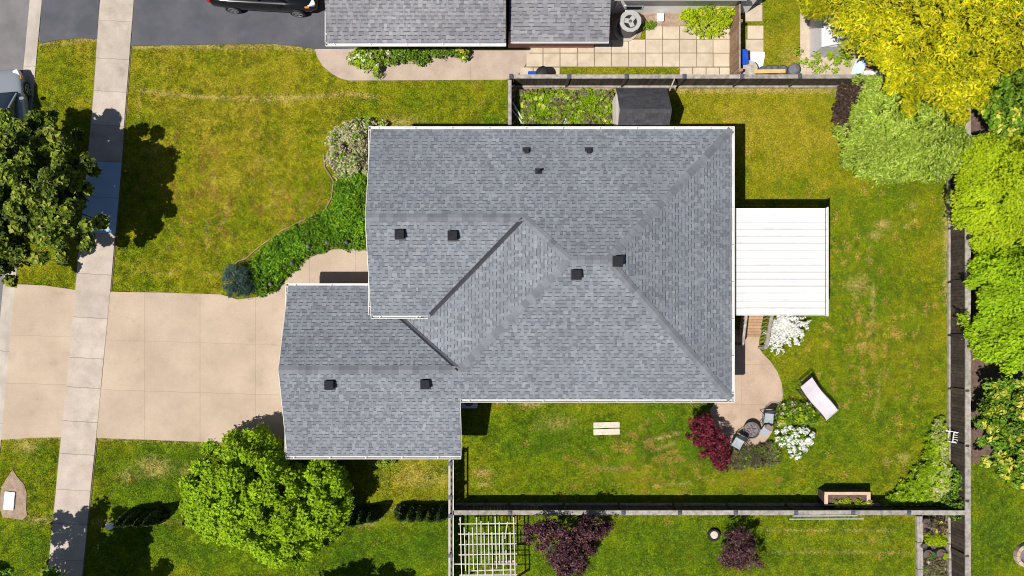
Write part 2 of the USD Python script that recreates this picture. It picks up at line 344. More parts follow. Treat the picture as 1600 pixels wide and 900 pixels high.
for i, c in enumerate([(0.084, 0.152, 0.004), (0.188, 0.205, 0.006), (0.268, 0.236, 0.012), (0.72, 0.48, 0.13)]):
    leafmat(f'grass_tint_{i}', [tuple(np.array(c) * 0.7), c, tuple(np.array(c) * 1.3)], 0.3, 0.15)

# ------------------------------------------------------------ ground, road, pavements
curb = LineString([G(65 + 0.0929 * 900, -900)[:2], G(65 - 0.0929 * 1800, 1800)[:2]])
ca, cb = np.array(curb.coords[0]), np.array(curb.coords[1])
cdir = (cb - ca) / np.linalg.norm(cb - ca); cout = np.array([cdir[1], -cdir[0]])
if cout[0] > 0: cout = -cout                                       # towards the road


def strip(o0, o1, z0, z1):
    p = [ca + cout * o0, cb + cout * o0, cb + cout * o1, ca + cout * o1]
    return prism(Polygon(p), z0, z1)


struct('ground', prism([(-400, -400), (400, -400), (400, 400), (-400, 400)], -1.0, -0.30), 'far_ground')
struct('road', strip(0.60, 9.0, -0.29, -0.115), 'road')
gut = thing('kerb', None, None, kind='structure')
for i in range(24):
    t0, t1 = ca + cdir * (i * 3.2 + 0.006), ca + cdir * (i * 3.2 + 3.194)
    obj('kerb_stone', prism(Polygon([t0 + cout * -0.02, t1 + cout * -0.02, t1 + cout * 0.16, t0 + cout * 0.16]), -0.28, 0.02), 'kerb_concrete', gut)
    obj('gutter_slab', prism(Polygon([t0 + cout * 0.165, t1 + cout * 0.165, t1 + cout * 0.60, t0 + cout * 0.60]), -0.28, -0.10), 'kerb_concrete', gut)

YL = [-60, 0, 50, 130, 160, 240, 330, 400, 450, 550, 675, 770, 825, 900, 960]
XL = [163, 157.5, 153.5, 148.5, 146, 139, 130, 123.5, 118.5, 110.5, 97, 88, 82.5, 75.5, 70]
YR = [-60, 0, 62, 110, 165, 250, 365, 420, 455, 520, 560, 690, 800, 895, 960]
XR = [214, 209.5, 205, 201, 196.5, 190.5, 180.5, 176, 172.5, 166.5, 162.5, 150, 138.5, 129, 123]
walk = thing('sidewalk', None, None, kind='structure')
joints = [-60, -25, 32, 91, 142, 195, 251, 307, 363, 427, 495, 558, 604, 657, 708, 764, 817, 873, 930]
walk_poly = []
for j, (a, b) in enumerate(zip(joints[:-1], joints[1:])):
    g = 0.25
    pts = [(np.interp(a + g, YL, XL), a + g), (np.interp(a + g, YR, XR), a + g + 3), (np.interp(b - g, YR, XR), b - g + 3), (np.interp(b - g, YL, XL), b - g)]
    pl = Polygon(GP(pts)); walk_poly.append(pl)
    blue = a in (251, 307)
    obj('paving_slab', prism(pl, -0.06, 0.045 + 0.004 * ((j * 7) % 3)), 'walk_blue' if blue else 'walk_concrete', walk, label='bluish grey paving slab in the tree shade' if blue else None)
walk_all = unary_union(walk_poly).buffer(0.03)
struct('sidewalk_bed', prism(walk_all.buffer(0.015), -0.07, 0.016), 'joint_soil')

drive_px = [(173, 456), (250, 457), (345, 460), (372, 468), (402, 464), (425, 456), (441, 444), (455, 428), (470, 412), (492, 399), (520, 390), (577, 387), (640, 387), (640, 500), (520, 560), (520, 692), (340, 691), (151, 684)]
drive = Polygon(GP(drive_px)); apron = Polygon(GP([(24, 444), (70, 446), (119, 453), (110.5, 550), (97, 683), (50, 684), (2, 687), (10, 600)]))


def slabs(name, poly, xs, ys, skew, m, z, gap=0.007):
    t = thing(name, None, None, kind='structure')
    for x0, x1 in zip(xs[:-1], xs[1:]):
        for y0, y1 in zip(ys[:-1], ys[1:]):
            c = Polygon(GP([(x0, y0 + skew * x0), (x1, y0 + skew * x1), (x1, y1 + skew * x1), (x0, y1 + skew * x0)])).buffer(-gap / 2)
            c = c.intersection(poly)
            if c.area > 0.05: obj('concrete_slab', prism(c, -0.05, z), m, t)
    struct(name + '_bed', prism(poly.buffer(-0.004), -0.06, z - 0.012), 'tan_bed')
    return t


mat('tan_bed', (0.29, 0.22, 0.16), (0.35, 0.27, 0.20), 3.0, 0.9)
slabs('driveway', drive, [100, 227, 313, 399, 484, 556, 700], [300, 526, 604, 760], 0.03, 'tan_concrete', 0.032)
slabs('driveway_apron', apron, [-20, 200], [400, 523, 598, 760], 0.03, 'tan_concrete', 0.030)
n_drive = Polygon(GP([(209, -60), (620, -60), (620, 76), (495, 77), (470, 73), (430, 69), (390, 69), (300, 70), (206, 72)]))
n_apron = Polygon(GP([(69, -60), (159, -60), (152, 61), (125, 60), (95, 62), (62, 68)]))
struct('asphalt_driveway', prism(n_drive, -0.05, 0.03), 'asphalt')
struct('asphalt_apron', prism(n_apron, -0.05, 0.028), 'asphalt')
n_walk = Polygon(GP([(492, 77), (830, 77), (822, 100), (815, 112), (803, 121), (790, 125), (545, 126), (530, 122), (518, 115), (505, 104), (496, 90)]))
slabs('neighbour_path', n_walk, [480, 735, 900], [40, 140], 0.0, 'old_concrete', 0.034)
patio = Polygon(GP([(1163, 515), (1190, 515), (1186, 530), (1185, 543), (1192, 553), (1203, 564), (1214, 580), (1221, 598), (1223, 618), (1219, 638), (1208, 655), (1206, 675), (1196, 690), (1180, 697), (1150, 703), (1137, 695), (1125, 680), (1108, 668), (1110, 640), (1120, 625), (1090, 600), (1100, 540), (1140, 515)]))
slabs('garden_patio', patio, [1050, 1158, 1260], [480, 570, 632, 760], 0.0, 'patio_concrete', 0.03, 0.008)

tiles = thing('neighbour_patio', None, None, kind='structure')
cols = [822, 848.5, 875, 902, 928.5, 955, 982, 1008.5, 1035, 1061.5, 1088, 1114, 1140]
tile_polys = []
for y0, y1, xs in ((41, 62, [c for c in cols if c > 1000]), (62, 83.5, cols), (83.5, 105, cols), (105.5, 119, [1061.5, 1082, 1103, 1124, 1140]), (105.5, 119, [812, 833, 854, 875]),
                   (-30, 8, [1166, 1191]), (8, 34, [1164, 1191]), (40, 62, [1167, 1193]), (62, 84, [1165, 1193]), (84, 117, [1161, 1193])):
    for x0, x1 in zip(xs[:-1], xs[1:]):
        p = Polygon(GP([(x0, y0), (x1, y0), (x1, y1), (x0, y1)])).buffer(-0.012 - 0.012 * rng.random()); tile_polys.append(p)
        obj('paving_tile', prism(p, -0.04, 0.035 + 0.008 * rng.random()), 'patio_tile', tiles)
tile_all = unary_union(tile_polys).buffer(0.03)
struct('patio_bed', prism(tile_all, -0.05, 0.012), 'joint_soil')
n_pad = Polygon(GP([(1250, -30), (1340, -30), (1345, 90), (1385, 120), (1250, 117)]))
struct('concrete_pad', prism(n_pad, -0.05, 0.03), 'patio_tile')
soil_polys = {'soil_patch': [(3, 760), (14, 742), (20, 734), (27, 745), (38, 757), (42, 770), (41, 795), (43, 805), (36, 812), (5, 808), (-2, 790)],
              'mulch_bed': [(1517, 170), (1600, 150), (1660, 150), (1660, 735), (1560, 728), (1519, 724)],
              'foundation_bed': [(1012, 20), (1150, 20), (1142, 60), (1120, 62), (1115, 48), (1090, 40), (1005, 42), (1000, 60), (950, 62), (950, 20)],
              'weed_bed': [(800, 136), (958, 136), (958, 210), (800, 210)],
              'garden_bed': [(1438, 806), (1483, 806), (1484, 930), (1440, 930)],
              'flower_bed': [(540, 72), (735, 72), (735, 92), (690, 97), (640, 98), (560, 98)],
              'shrub_bed': [(390, 455), (388, 420), (412, 395), (445, 371), (490, 349), (519, 335), (531, 312), (533, 282), (518, 262), (515, 215), (530, 202), (600, 200), (600, 386), (524, 388), (480, 402), (455, 422), (437, 442), (402, 460)]}
soils = {}
for k, (nm, px) in enumerate(soil_polys.items()):
    soils[nm] = Polygon(GP(px))
    struct(nm, prism(soils[nm], -0.05, 0.018 + 0.0007 * k), 'mulch' if nm in ('mulch_bed', 'garden_bed', 'shrub_bed') else 'soil')

# the lawn: a fine sheet with its worn and dry places
xs, ys = np.arange(-26, 27.01, 0.11), np.arange(-14.5, 18.01, 0.11)
gx, gy = np.meshgrid(xs, ys)
lx, ly = gx.ravel(), gy.ravel()
lpx, lpy = lx * 35 + NX, NY - ly * 35


def bump2(cx, cy, rx, ry=None, p=2):
    ry = ry or rx
    return np.exp(-(np.abs((lpx - cx) / rx) ** p + np.abs((lpy - cy) / ry) ** p))


def seg(pts, w):
    d = np.full(len(lx), 1e9)
    for (x0, y0), (x1, y1) in zip(pts[:-1], pts[1:]):
        vx, vy = x1 - x0, y1 - y0
        t = np.clip(((lpx - x0) * vx + (lpy - y0) * vy) / (vx * vx + vy * vy), 0, 1)
        d = np.minimum(d, np.hypot(lpx - x0 - t * vx, lpy - y0 - t * vy))
    return np.exp(-(d / w) ** 2)


P3 = np.stack([lx, ly, np.zeros_like(lx)], 1)
dry = 0.47 + 0.38 * (fbm(P3 * 0.22, 4, 3) - 0.5) + 0.3 * (fbm(P3 * 1.1, 3, 5) - 0.5)
for cx, cy, rx, ry, a in ((500, 130, 320, 60, 0.08), (330, 300, 90, 90, 0.14), (250, 90, 60, 20, 0.08), (1180, 190, 120, 60, 0.20), (1380, 330, 110, 60, 0.02), (1450, 380, 25, 60, 0.16),
                          (1290, 250, 60, 60, 0.14), (1340, 500, 150, 250, -0.14), (250, 740, 130, 60, -0.12), (30, 700, 60, 50, -0.08), (600, 860, 160, 50, -0.12), (1000, 700, 250, 60, -0.06), (1000, 690, 300, 90, -0.08), (1150, 850, 330, 55, -0.14), (370, 280, 170, 130, 0.08), (150, 800, 200, 100, -0.06), (900, 690, 200, 60, -0.12), (1000, 740, 160, 25, 0.12), (830, 660, 60, 30, -0.05), (1430, 700, 40, 40, 0.10),
                          (240, 720, 120, 50, -0.14), (220, 860, 500, 60, -0.14), (50, 720, 60, 40, -0.06), (1000, 860, 400, 50, -0.10), (1560, 830, 90, 80, -0.30), (650, 750, 60, 30, 0.16),
                          (560, 860, 60, 40, -0.1), (230, 330, 30, 100, -0.06), (750, 150, 60, 30, -0.08), (1220, 60, 40, 50, 0.22), (930, 112, 100, 10, 0.12), (60, 430, 60, 20, 0.05)):
    dry += a * bump2(cx, cy, rx, ry)
straw = np.zeros(len(lx))
for pts, w, a in (([(217, 141), (260, 146), (330, 152), (400, 154), (470, 152), (545, 146), (590, 152)], 3.0, 0.8), ([(219, 141), (216, 180)], 2.0, 0.5),
                  ([(208, 73), (300, 73), (390, 73), (430, 72), (490, 79)], 3.5, 0.8), ([(1479, 300), (1479, 470)], 5, 0.6), ([(800, 141), (1300, 141)], 4, 0.8), ([(1300, 139), (1320, 141)], 8, 0.5),
                  ([(1, 685), (95, 685)], 3, 0.5), ([(153, 686), (345, 693)], 3, 0.4), ([(62, 70), (150, 62)], 3, 0.6), ([(1365, 450), (1362, 520)], 3, 0.7), ([(545, 815), (580, 820), (615, 790)], 3, 0.5),
                  ([(1373, 580), (1371, 640)], 2.2, 0.5), ([(1010, 690), (1060, 676)], 3, 0.8), ([(1020, 705), (1055, 692)], 2.5, 0.6), ([(935, 733), (985, 731)], 2.5, 0.5), ([(1020, 760), (1080, 754)], 2, 0.5),
                  ([(1345, 575), (1350, 600)], 3, 0.5), ([(1200, 829), (1400, 829)], 2.0, 0.45), ([(1330, 846), (1400, 846)], 1.8, 0.4), ([(1200, 862), (1420, 863)], 2.0, 0.4), ([(332, 270), (331, 300)], 2.5, 0.5),
                  ([(355, 320), (352, 345), (342, 350)], 2, 0.6), ([(322, 350), (323, 390)], 1.8, 0.5), ([(205, 426), (270, 428)], 2.0, 0.4), ([(400, 255), (425, 250)], 2, 0.5), ([(420, 280), (428, 302), (445, 296)], 2, 0.5),
                  ([(475, 300), (472, 328)], 1.5, 0.5), ([(310, 430), (365, 425)], 1.8, 0.4), ([(400, 330), (430, 318)], 1.8, 0.4), ([(200, 812), (250, 816), (330, 818)], 2, 0.3)):
    straw = np.maximum(straw, a * seg(pts, w))
for cx, cy, rx, ry, a in ((1380, 351, 10, 6, 1.0), (1367, 367, 9, 6, 0.9), (1417, 354, 5, 3, 0.8), (1340, 445, 16, 10, 0.7), (752, 739, 11, 6, 1.2), (757, 757, 8, 5, 0.9), (825, 632, 16, 5, 1.0), (240, 730, 24, 14, 0.8),
                          (200, 745, 16, 10, 0.6), (40, 697, 18, 10, 0.7), (60, 812, 20, 6, 0.8), (155, 814, 14, 4, 0.8), (870, 660, 22, 10, 0.5), (660, 745, 50, 18, 0.4), (1427, 322, 7, 5, 0.6), (1410, 715, 10, 6, 0.7),
                          (1385, 722, 6, 6, 0.6), (1345, 540, 6, 4, 0.7), (1348, 500, 8, 4, 0.4), (240, 235, 20, 10, 0.3), (1290, 125, 30, 8, 0.3), (290, 735, 10, 10, 0.4), (425, 155, 40, 8, 0.3), (620, 190, 40, 8, 0.5), (1240, 90, 20, 14, 0.5)):
    straw = np.maximum(straw, a * bump2(cx, cy, rx, ry))
scat = np.random.default_rng(11); fleck = []
for q_ in range(480):
    x, y = ((scat.uniform(160, 1480), scat.uniform(80, 880)), (scat.normal(380, 85), scat.normal(310, 65)), (scat.normal(1350, 60), scat.normal(520, 90)), (scat.normal(1020, 90), scat.normal(715, 35)))[q_ % 4]
    ang = scat.normal(1.55, 0.35) if x < 560 or x > 1200 else scat.normal(0.0, 0.4)
    l_ = scat.uniform(0.5, 9); n_ = int(2 + l_ * 1.1)
    tt = scat.uniform(-1, 1, n_)
    fleck += [(x + math.cos(ang) * l_ * t + scat.normal(0, 0.4), y + math.sin(ang) * l_ * t + scat.normal(0, 0.4)) for t in tt]
tone = np.stack([np.clip(dry, 0, 1), np.clip(straw * 0.75, 0, 1), np.zeros_like(dry)], 1)
lz = 0.02 * (fbm(P3 * 0.8, 3, 9) - 0.5)
nxg, nyg = len(xs), len(ys)
idx = np.arange(nxg * nyg).reshape(nyg, nxg)
qa, qb, qc, qd = idx[:-1, :-1].ravel(), idx[:-1, 1:].ravel(), idx[1:, 1:].ravel(), idx[1:, :-1].ravel()
cen = (P3[qa] + P3[qc])[:, :2] / 2
keep = ((cen - ca) @ cout) < 0.06
lf = np.vstack([np.stack([qa, qb, qc], 1)[keep], np.stack([qa, qc, qd], 1)[keep]])
lv = np.stack([lx, ly, lz - 0.012], 1)
lawn_p = f'/World/lawn'
gm = usdkit.mesh(stage, lawn_p, (lv, lf), L['lawn'])
UsdGeom.PrimvarsAPI(gm).CreatePrimvar('tone', Sdf.ValueTypeNames.Color3fArray, 'vertex').Set(Vt.Vec3fArray.FromNumpy(tone.astype(np.float32)))
tag(gm.GetPrim(), kind='structure')

ed = [(349, 436), (356, 424), (372, 408), (384, 404), (406, 385), (440, 361), (480, 341), (508, 328), (518, 309), (521, 283), (508, 262), (505, 240)]
eg = thing('garden_edging', 'thin pale edging between the front lawn and the curved planting', 'edging', G(440, 361))
for a_, b_ in zip(ed[:-1], ed[1:]): obj('edging_stone', bar(G(*a_, 0.03), G(*b_, 0.03), 0.035, 0.06), 'soil', eg)
for k, (x, y) in enumerate(((486, 387), (515, 381), (545, 381), (461, 412), (428, 445))):
    p = G(x, y)
    t = thing('garden_light', ('second', 'third', 'last', 'fourth', 'lowest')[k] + ' small dark garden light along the walkway side of the green ground cover', 'garden light', p, 'garden lights along the walkway')
    obj('stake', tube(p, p + (0, 0, 0.5), 0.012, 6), 'black_matt', t)
    obj('lamp_head', lathe([(0, 0.5), (0.075, 0.5), (0.085, 0.54), (0.04, 0.6), (0, 0.61)], p, 14), 'pot_grey', t)

# ------------------------------------------------------------ the house
S3 = 1 / 3
z_n = lambda x, y: 5.597 - y * S3
z_s = lambda x, y: 3.92 + y * S3
z_e = lambda x, y: 2.9 + (9.78 - x) * 0.343
z_w = lambda x, y: 3.79 + x * S3
z_ws = lambda x, y: 2.791 + y * S3
z_gn = lambda x, y: 2.664 - 0.39 * y
XW, XG = -4.93, -8.55
YN_, YS_, XE_, YGS, YGN, YWS = 7.98, -2.96, 9.67, -5.41, 1.68, 0.43
planes = {
    'north': ([(XW, 4.209), (1.21, 4.209), (2.91, 2.517), (4.36, 2.517), (XE_, YN_), (XW, YN_)], z_n, (0, 1)),
    'south': ([(XG, -1.736), (XG, YGS), (-1.32, YGS), (-1.32, YS_), (XE_, YS_), (4.36, 2.517), (2.91, 2.517), (-1.347, -1.736)], z_s, (0, -1)),
    'east': ([(XE_, YN_), (XE_, YS_), (4.36, 2.517)], z_e, (1, 0)),
    'west': ([(2.91, 2.517), (1.21, 4.209), (-2.57, YWS), (-2.95, 0.6), (-3.9, 0.45), (-1.347, -1.736)], z_w, (-1, 0)),
    'wing': ([(XW, 4.209), (1.21, 4.209), (-2.57, YWS), (XW, YWS)], z_ws, (0, -1)),
    'garage': ([(XG, -1.736), (-1.347, -1.736), (-3.9, 0.45), (-4.1, YGN), (XG, YGN)], z_gn, (0, 1))}
house = thing('bungalow', 'grey shingled bungalow with hip roof and attached front garage', 'house', (2.0, 2.5, 0))


def lift(m, zf, t=0.14):
    v, f = m; v = v.copy(); top = v[:, 2] > 0.5
    v[:, 2] = zf(v[:, 0], v[:, 1]) - np.where(top, 0, t)
    return v, f


def shingle_mesh(poly, zf, down, seed, e=0.140, wlo=0.11, whi=0.21, t0=0.006, t1=0.020):
    r = np.random.default_rng(seed)
    d = np.array(down, float); u = np.array([-d[1], d[0]]); vv = -d
    uv = Polygon([(np.dot(p, u), np.dot(p, vv)) for p in poly]).buffer(0)
    u0, v0, u1, v1 = uv.bounds
    prep = shapely.prepared.prep(uv)
    V, Fc, n = [], [], 0
    rows = int(math.ceil((v1 - v0) / e))
    for j in range(rows):
        a = v0 + j * e; x = u0 - r.random() * whi; tooth = False
        while x < u1:
            w = r.uniform(wlo, whi) if r.random() < 0.8 else r.uniform(0.06, 0.12)
            tooth = (not tooth) if r.random() < 0.9 else tooth
            rect = sbox(x + 0.002, a, x + w - 0.002, a + e * (0.76 if tooth else 0.985))
            x += w
            if not prep.intersects(rect): continue
            g = rect if prep.contains(rect) else rect.intersection(uv)
            if g.geom_type != 'Polygon' or g.area < 0.001: continue
            c = np.array(g.exterior.coords)[:-1]
            if not g.exterior.is_ccw: c = c[::-1]
            th = r.uniform(t0, t1); m = len(c)
            xy = c[:, :1] * u + c[:, 1:] * vv
            base = zf(xy[:, 0], xy[:, 1])
            top = base + 0.004 + th * (1 - 0.8 * np.clip((c[:, 1] - a) / e, 0, 1))
            V.append(np.column_stack([xy, top])); V.append(np.column_stack([xy, base - 0.003]))
            for k in range(1, m - 1): Fc.append((n, n + k, n + k + 1))
            for k in range(m):
                k2 = (k + 1) % m
                Fc += [(n + k, n + m + k, n + k2), (n + k2, n + m + k, n + m + k2)]
            n += 2 * m
    return np.vstack(V), np.array(Fc)


decks = [lift(prism(p, 0, 1), z) for p, z, d in planes.values()]
roof = obj('roof', cat_(decks), 'roof_deck', house)
for i, (k, (p, z, d)) in enumerate(planes.items()):
    obj('shingles', shingle_mesh(p, z, d, 20 + i), 'shingle', roof, kind='stuff')


def caps(p0, p1, za, zb, parent, w=0.155, step=0.27, m='ridge_shingle', convex=True):
    p0, p1 = np.array(p0, float), np.array(p1, float)
    l = np.linalg.norm(p1 - p0); n = max(1, int(round(l / step))); d = (p1 - p0) / l; s = np.array([-d[1], d[0]])
    for i in range(n):
        a, b = p0 + d * l * i / n, p0 + d * (l * (i + 1) / n + 0.03)
        V = []
        for q, dz in ((a, 0.036), (b, 0.020)):
            for k in (-w, 0.0, w):
                x, y = q + s * k
                V.append((x, y, min(za(x, y), zb(x, y)) + dz))
        for q in (a, b):
            for k in (-w, 0.0, w):
                x, y = q + s * k
                V.append((x, y, min(za(x, y), zb(x, y)) - 0.01))
        f = [(0, 3, 1), (1, 3, 4), (1, 4, 2), (2, 4, 5), (0, 1, 6), (1, 7, 6), (1, 2, 7), (2, 8, 7), (0, 6, 3), (3, 6, 9), (2, 5, 8), (5, 11, 8), (3, 9, 4), (4, 9, 10), (4, 10, 5), (5, 10, 11)]
        obj('ridge_cap', (np.array(V), np.array(f)), m, parent)


caps((XE_ - .03, YN_ - .03), (4.36, 2.517), z_n, z_e, roof)
caps((XE_ - .03, YS_ + .03), (4.36, 2.517), z_s, z_e, roof)
caps((1.21, 4.209), (2.91, 2.517), z_n, z_w, roof)
caps((-1.347, -1.736), (2.91, 2.517), z_s, z_w, roof)
caps((4.36, 2.517), (2.91, 2.517), z_n, z_s, roof)
caps((XW, 4.209), (1.21, 4.209), z_n, z_ws, roof)
caps((XG, -1.736), (-1.347, -1.736), z_s, z_gn, roof)


def valley(p0, p1, zf, w=0.085):
    p0, p1 = np.array(p0), np.array(p1); d = (p1 - p0) / np.linalg.norm(p1 - p0); s = np.array([-d[1], d[0]])
    V = [(*(q + s * k), zf(*q) + dz) for q in (p0, p1) for k, dz in ((-w, 0.055), (0, 0.025), (w, 0.055))]
    return np.array(V), np.array([(0, 3, 1), (1, 3, 4), (1, 4, 2), (2, 4, 5)])


obj('valley_flashing', valley((1.16, 4.16), (-2.53, 0.47), z_w), 'valley_metal', roof)
obj('valley_flashing', valley((-1.36, -1.72), (-3.85, 0.42), z_w), 'valley_metal', roof)


def gutter(p0, p1, out, z, parent, mtl='white_metal', w=0.105, hang=1.5):
    """An open trough below a roof edge, its lip to the outside, with hangers across."""
    p0, p1, out = np.array(p0, float), np.array(p1, float), np.array(out, float)
    d = (p1 - p0) / np.linalg.norm(p1 - p0); l = np.linalg.norm(p1 - p0)
    P = lambda t, o, zz: np.array([*(p0 + d * t + out * o), zz])
    ms = [bar(P(0, w / 2, z - 0.11), P(l, w / 2, z - 0.11), w, 0.012), bar(P(0, w, z - 0.05), P(l, w, z - 0.05), 0.022, 0.13),
          bar(P(0, 0.008, z - 0.06), P(l, 0.008, z - 0.06), 0.012, 0.10)]
    for t in np.arange(0.35, l, hang): ms.append(bar(P(t, 0.0, z + 0.005), P(t, w, z + 0.005), 0.03, 0.012))
    for t in (0.006, l - 0.006): ms.append(bar(P(t, 0.0, z - 0.05), P(t, w + 0.012, z - 0.05), 0.012, 0.128))
    return obj('gutter', cat_(ms), mtl, parent)


gutter((XW - 0.09, YN_), (XE_ + 0.1, YN_), (0, 1), z_n(0, YN_), house)
gutter((-1.32, YS_), (XE_ + 0.1, YS_), (0, -1), z_s(0, YS_), house)
gutter((XE_, YS_ - 0.1), (XE_, YN_ + 0.1), (1, 0), z_e(XE_, 0) + 0.005, house)
gutter((XG - 0.09, YGS), (-1.32, YGS), (0, -1), z_s(0, YGS), house)
gutter((XG - 0.09, YGN), (XW - 0.12, YGN), (0, 1), z_gn(0, YGN), house)
gutter((XW, YWS), (-2.62, YWS), (0, -1), z_ws(0, YWS), house)
for y0, y1, z in ((6.4, YN_ - 0.03, 2.9), (YWS + 0.03, 2.2, 2.9)): gutter((XW, y0), (XW, y1), (-1, 0), z, house, hang=0.75)
for y0, y1, z in ((YGS + 0.03, -4.2, 2.1), (0.3, YGN - 0.03, 2.0)): gutter((XG, y0), (XG, y1), (-1, 0), z, house, hang=0.75)
# painted boards on the gable ends follow the slope
for (y0, y1, x, zf) in ((4.209, YN_, XW, z_n), (YWS, 4.209, XW, z_ws), (YGS, -1.736, XG, z_s), (-1.736, YGN, XG, z_gn)):
    obj('fascia', bar((x - 0.012, y0, zf(x, y0) - 0.085), (x - 0.012, y1, zf(x, y1) - 0.085), 0.02, 0.13), 'white_metal', house)
obj('fascia', bar((-1.308, YGS + .02, z_s(0, YGS) - 0.08), (-1.308, YS_ - .12, z_s(0, YS_ - .1) - 0.08), 0.02, 0.13), 'white_metal', house)
# walls
wall_m = [prism([(-4.45, 0.8), (9.3, 0.8), (9.3, 7.6), (-4.45, 7.6)], 0, 2.70), prism([(-1.7, -2.58), (9.3, -2.58), (9.3, 0.79), (-1.7, 0.79)], 0, 2.70)]
obj('wall', cat_(wall_m), 'brick_wall', house)
obj('wall', prism([(-8.1, -5.0), (-1.8, -5.0), (-1.8, 0.78), (-4.46, 0.78), (-4.46, 1.3), (-8.1, 1.3)], 0, 1.82), 'brick_wall', house, label='low brick wall of the garage')


def gable(x, y0, ym, y1, z0, zm):
    v = [(x, y0, z0), (x, y1, z0), (x, ym, zm), (x + 0.15, y0, z0), (x + 0.15, y1, z0), (x + 0.15, ym, zm)]
    return np.array(v), np.array([(0, 2, 1), (3, 4, 5), (0, 1, 3), (1, 4, 3), (1, 2, 4), (2, 5, 4), (2, 0, 5), (0, 3, 5)])


obj('gable_wall', gable(-4.44, 0.85, 4.209, 7.55, 2.705, 3.95), 'siding', house)
obj('gable_wall', gable(-8.09, -4.95, -1.736, 1.25, 1.825, 3.10), 'siding', house)
gd = obj('garage_door', box((-8.13, -1.85, 0.98), (0.05, 4.6, 1.7)), 'white_panel', house)
for k in range(4): obj('door_panel', box((-8.165, -1.85, 0.36 + k * 0.42), (0.03, 4.5, 0.38)), 'white_panel', gd)
for (x, y, w, dx) in ((-4.47, 5.6, 1.8, 1), (-4.47, 2.0, 0.95, 1)):
    nm = 'window' if w > 1 else 'front_door'
    wn = obj(nm, box((x, y, 1.55 if w > 1 else 1.12), (0.05, w, 1.2 if w > 1 else 2.1)), 'white_panel', house)
    if w > 1: obj('pane', box((x - 0.03, y, 1.55), (0.02, w - 0.16, 1.05)), 'car_glass', wn)


def roof_vent(px, py, zf, parent, s=0.33):
    z = 3.5
    for _ in range(6):
        p = G(px, py, z); z = zf(p[0], p[1]) + 0.18
    x, y = p[0], p[1]; zb = zf(x, y)
    fl = obj('roof_vent', box((x, y, zb + 0.13), (s, s, 0.16), bevel=0.03), 'vent_black', parent)
    obj('vent_lid', box((x, y, zb + 0.222), (s + 0.03, s + 0.03, 0.022), bevel=0.03), 'vent_black', fl)
    obj('flashing', lift(prism(sbox(x - s * 0.62, y - s * 0.62, x + s * 0.62, y + s * 0.62), 0, 1), lambda a, b: zf(a, b) + 0.05, 0.03), 'valley_metal', fl)


for px, py, zf in ((624, 366, z_ws), (707, 368, z_ws), (966, 408, z_e), (901, 429, z_s), (514, 602, z_s), (664, 601, z_s)): roof_vent(px, py, zf, house)
for px, py, zf in ((823, 235, z_n), (921, 235, z_n)):
    p = G(px, py, 3.4); z = zf(p[0], p[1])
    v = obj('exhaust_hood', box((p[0], p[1] - 0.02, z + 0.08), (0.18, 0.16, 0.11), bevel=0.02), 'vent_black', house)
    obj('flashing', lift(prism(sbox(p[0] - 0.16, p[1] - 0.02, p[0] + 0.16, p[1] + 0.17), 0, 1), lambda a, b: zf(a, b) + 0.035, 0.03), 'valley_metal', v)
p = G(842, 267, 3.7); z = z_n(p[0], p[1])
v = obj('vent_pipe', tube((p[0], p[1], z - 0.05), (p[0], p[1], z + 0.30), 0.05, 12), 'vent_black', house)
obj('flashing', lift(prism(sbox(p[0] - 0.14, p[1] - 0.1, p[0] + 0.14, p[1] + 0.14), 0, 1), lambda a, b: zf(a, b) + 0.035, 0.03), 'valley_metal', v)
# downpipe and outdoor unit by the inner corner
p = G(736, 634, 0.6)
t = thing('outdoor_unit', 'small bluish outdoor unit in the dark corner beside the garage', 'heat pump', (p[0] - 0.1, p[1] + 0.25, 0))
obj('casing', box((p[0] - 0.1, p[1] + 0.2, 0.35), (0.75, 0.6, 0.62), bevel=0.06), 'tarp_blue', t)
obj('fan_grille', lathe([(0.0, 0.665), (0.22, 0.665), (0.22, 0.69), (0, 0.69)], (p[0] - 0.1, p[1] + 0.2, 0)), 'unit_dark', t)

# patio cover
pc = thing('patio_cover', 'flat white ribbed metal patio cover at the back of the bungalow', 'awning', (11.8, 2.65, 0))
x0, y1 = G(1148.5, 325, 2.5)[:2]; x1, y0 = G(1291, 493, 2.5)[:2]
x0 = 9.93
NP = 15; pw = (y1 - y0) / NP
for i in range(NP):
    a = y0 + i * pw
    pn = obj('roof_panel', cat_([box(((x0 + x1) / 2, a + pw / 2, 2.52 + 0.002 * (i % 2)), (x1 - x0, pw - 0.012, 0.03)), box(((x0 + x1) / 2, a + 0.025, 2.55), (x1 - x0 - 0.02, 0.035, 0.035)),
                                 box(((x0 + x1) / 2, a + pw * 0.55, 2.545), (x1 - x0 - 0.03, 0.02, 0.016))]), 'white_panel', pc)
obj('fascia', box((x1 + 0.035, (y0 + y1) / 2, 2.50), (0.05, y1 - y0 + 0.06, 0.16)), 'white_metal', pc)
obj('fascia', box((x1 - 0.07, (y0 + y1) / 2, 2.585), (0.02, y1 - y0 - 0.02, 0.02)), 'pot_grey', pc, label='thin grey strip along the outer edge')
for y in (y0 + 0.15, (y0 + y1) / 2, y1 - 0.15): obj('post', box((x1 - 0.12, y, 1.25), (0.1, 0.1, 2.45)), 'white_metal', pc)
obj('beam', box((x1 - 0.12, (y0 + y1) / 2, 2.42), (0.09, y1 - y0 - 0.1, 0.12)), 'white_metal', pc)

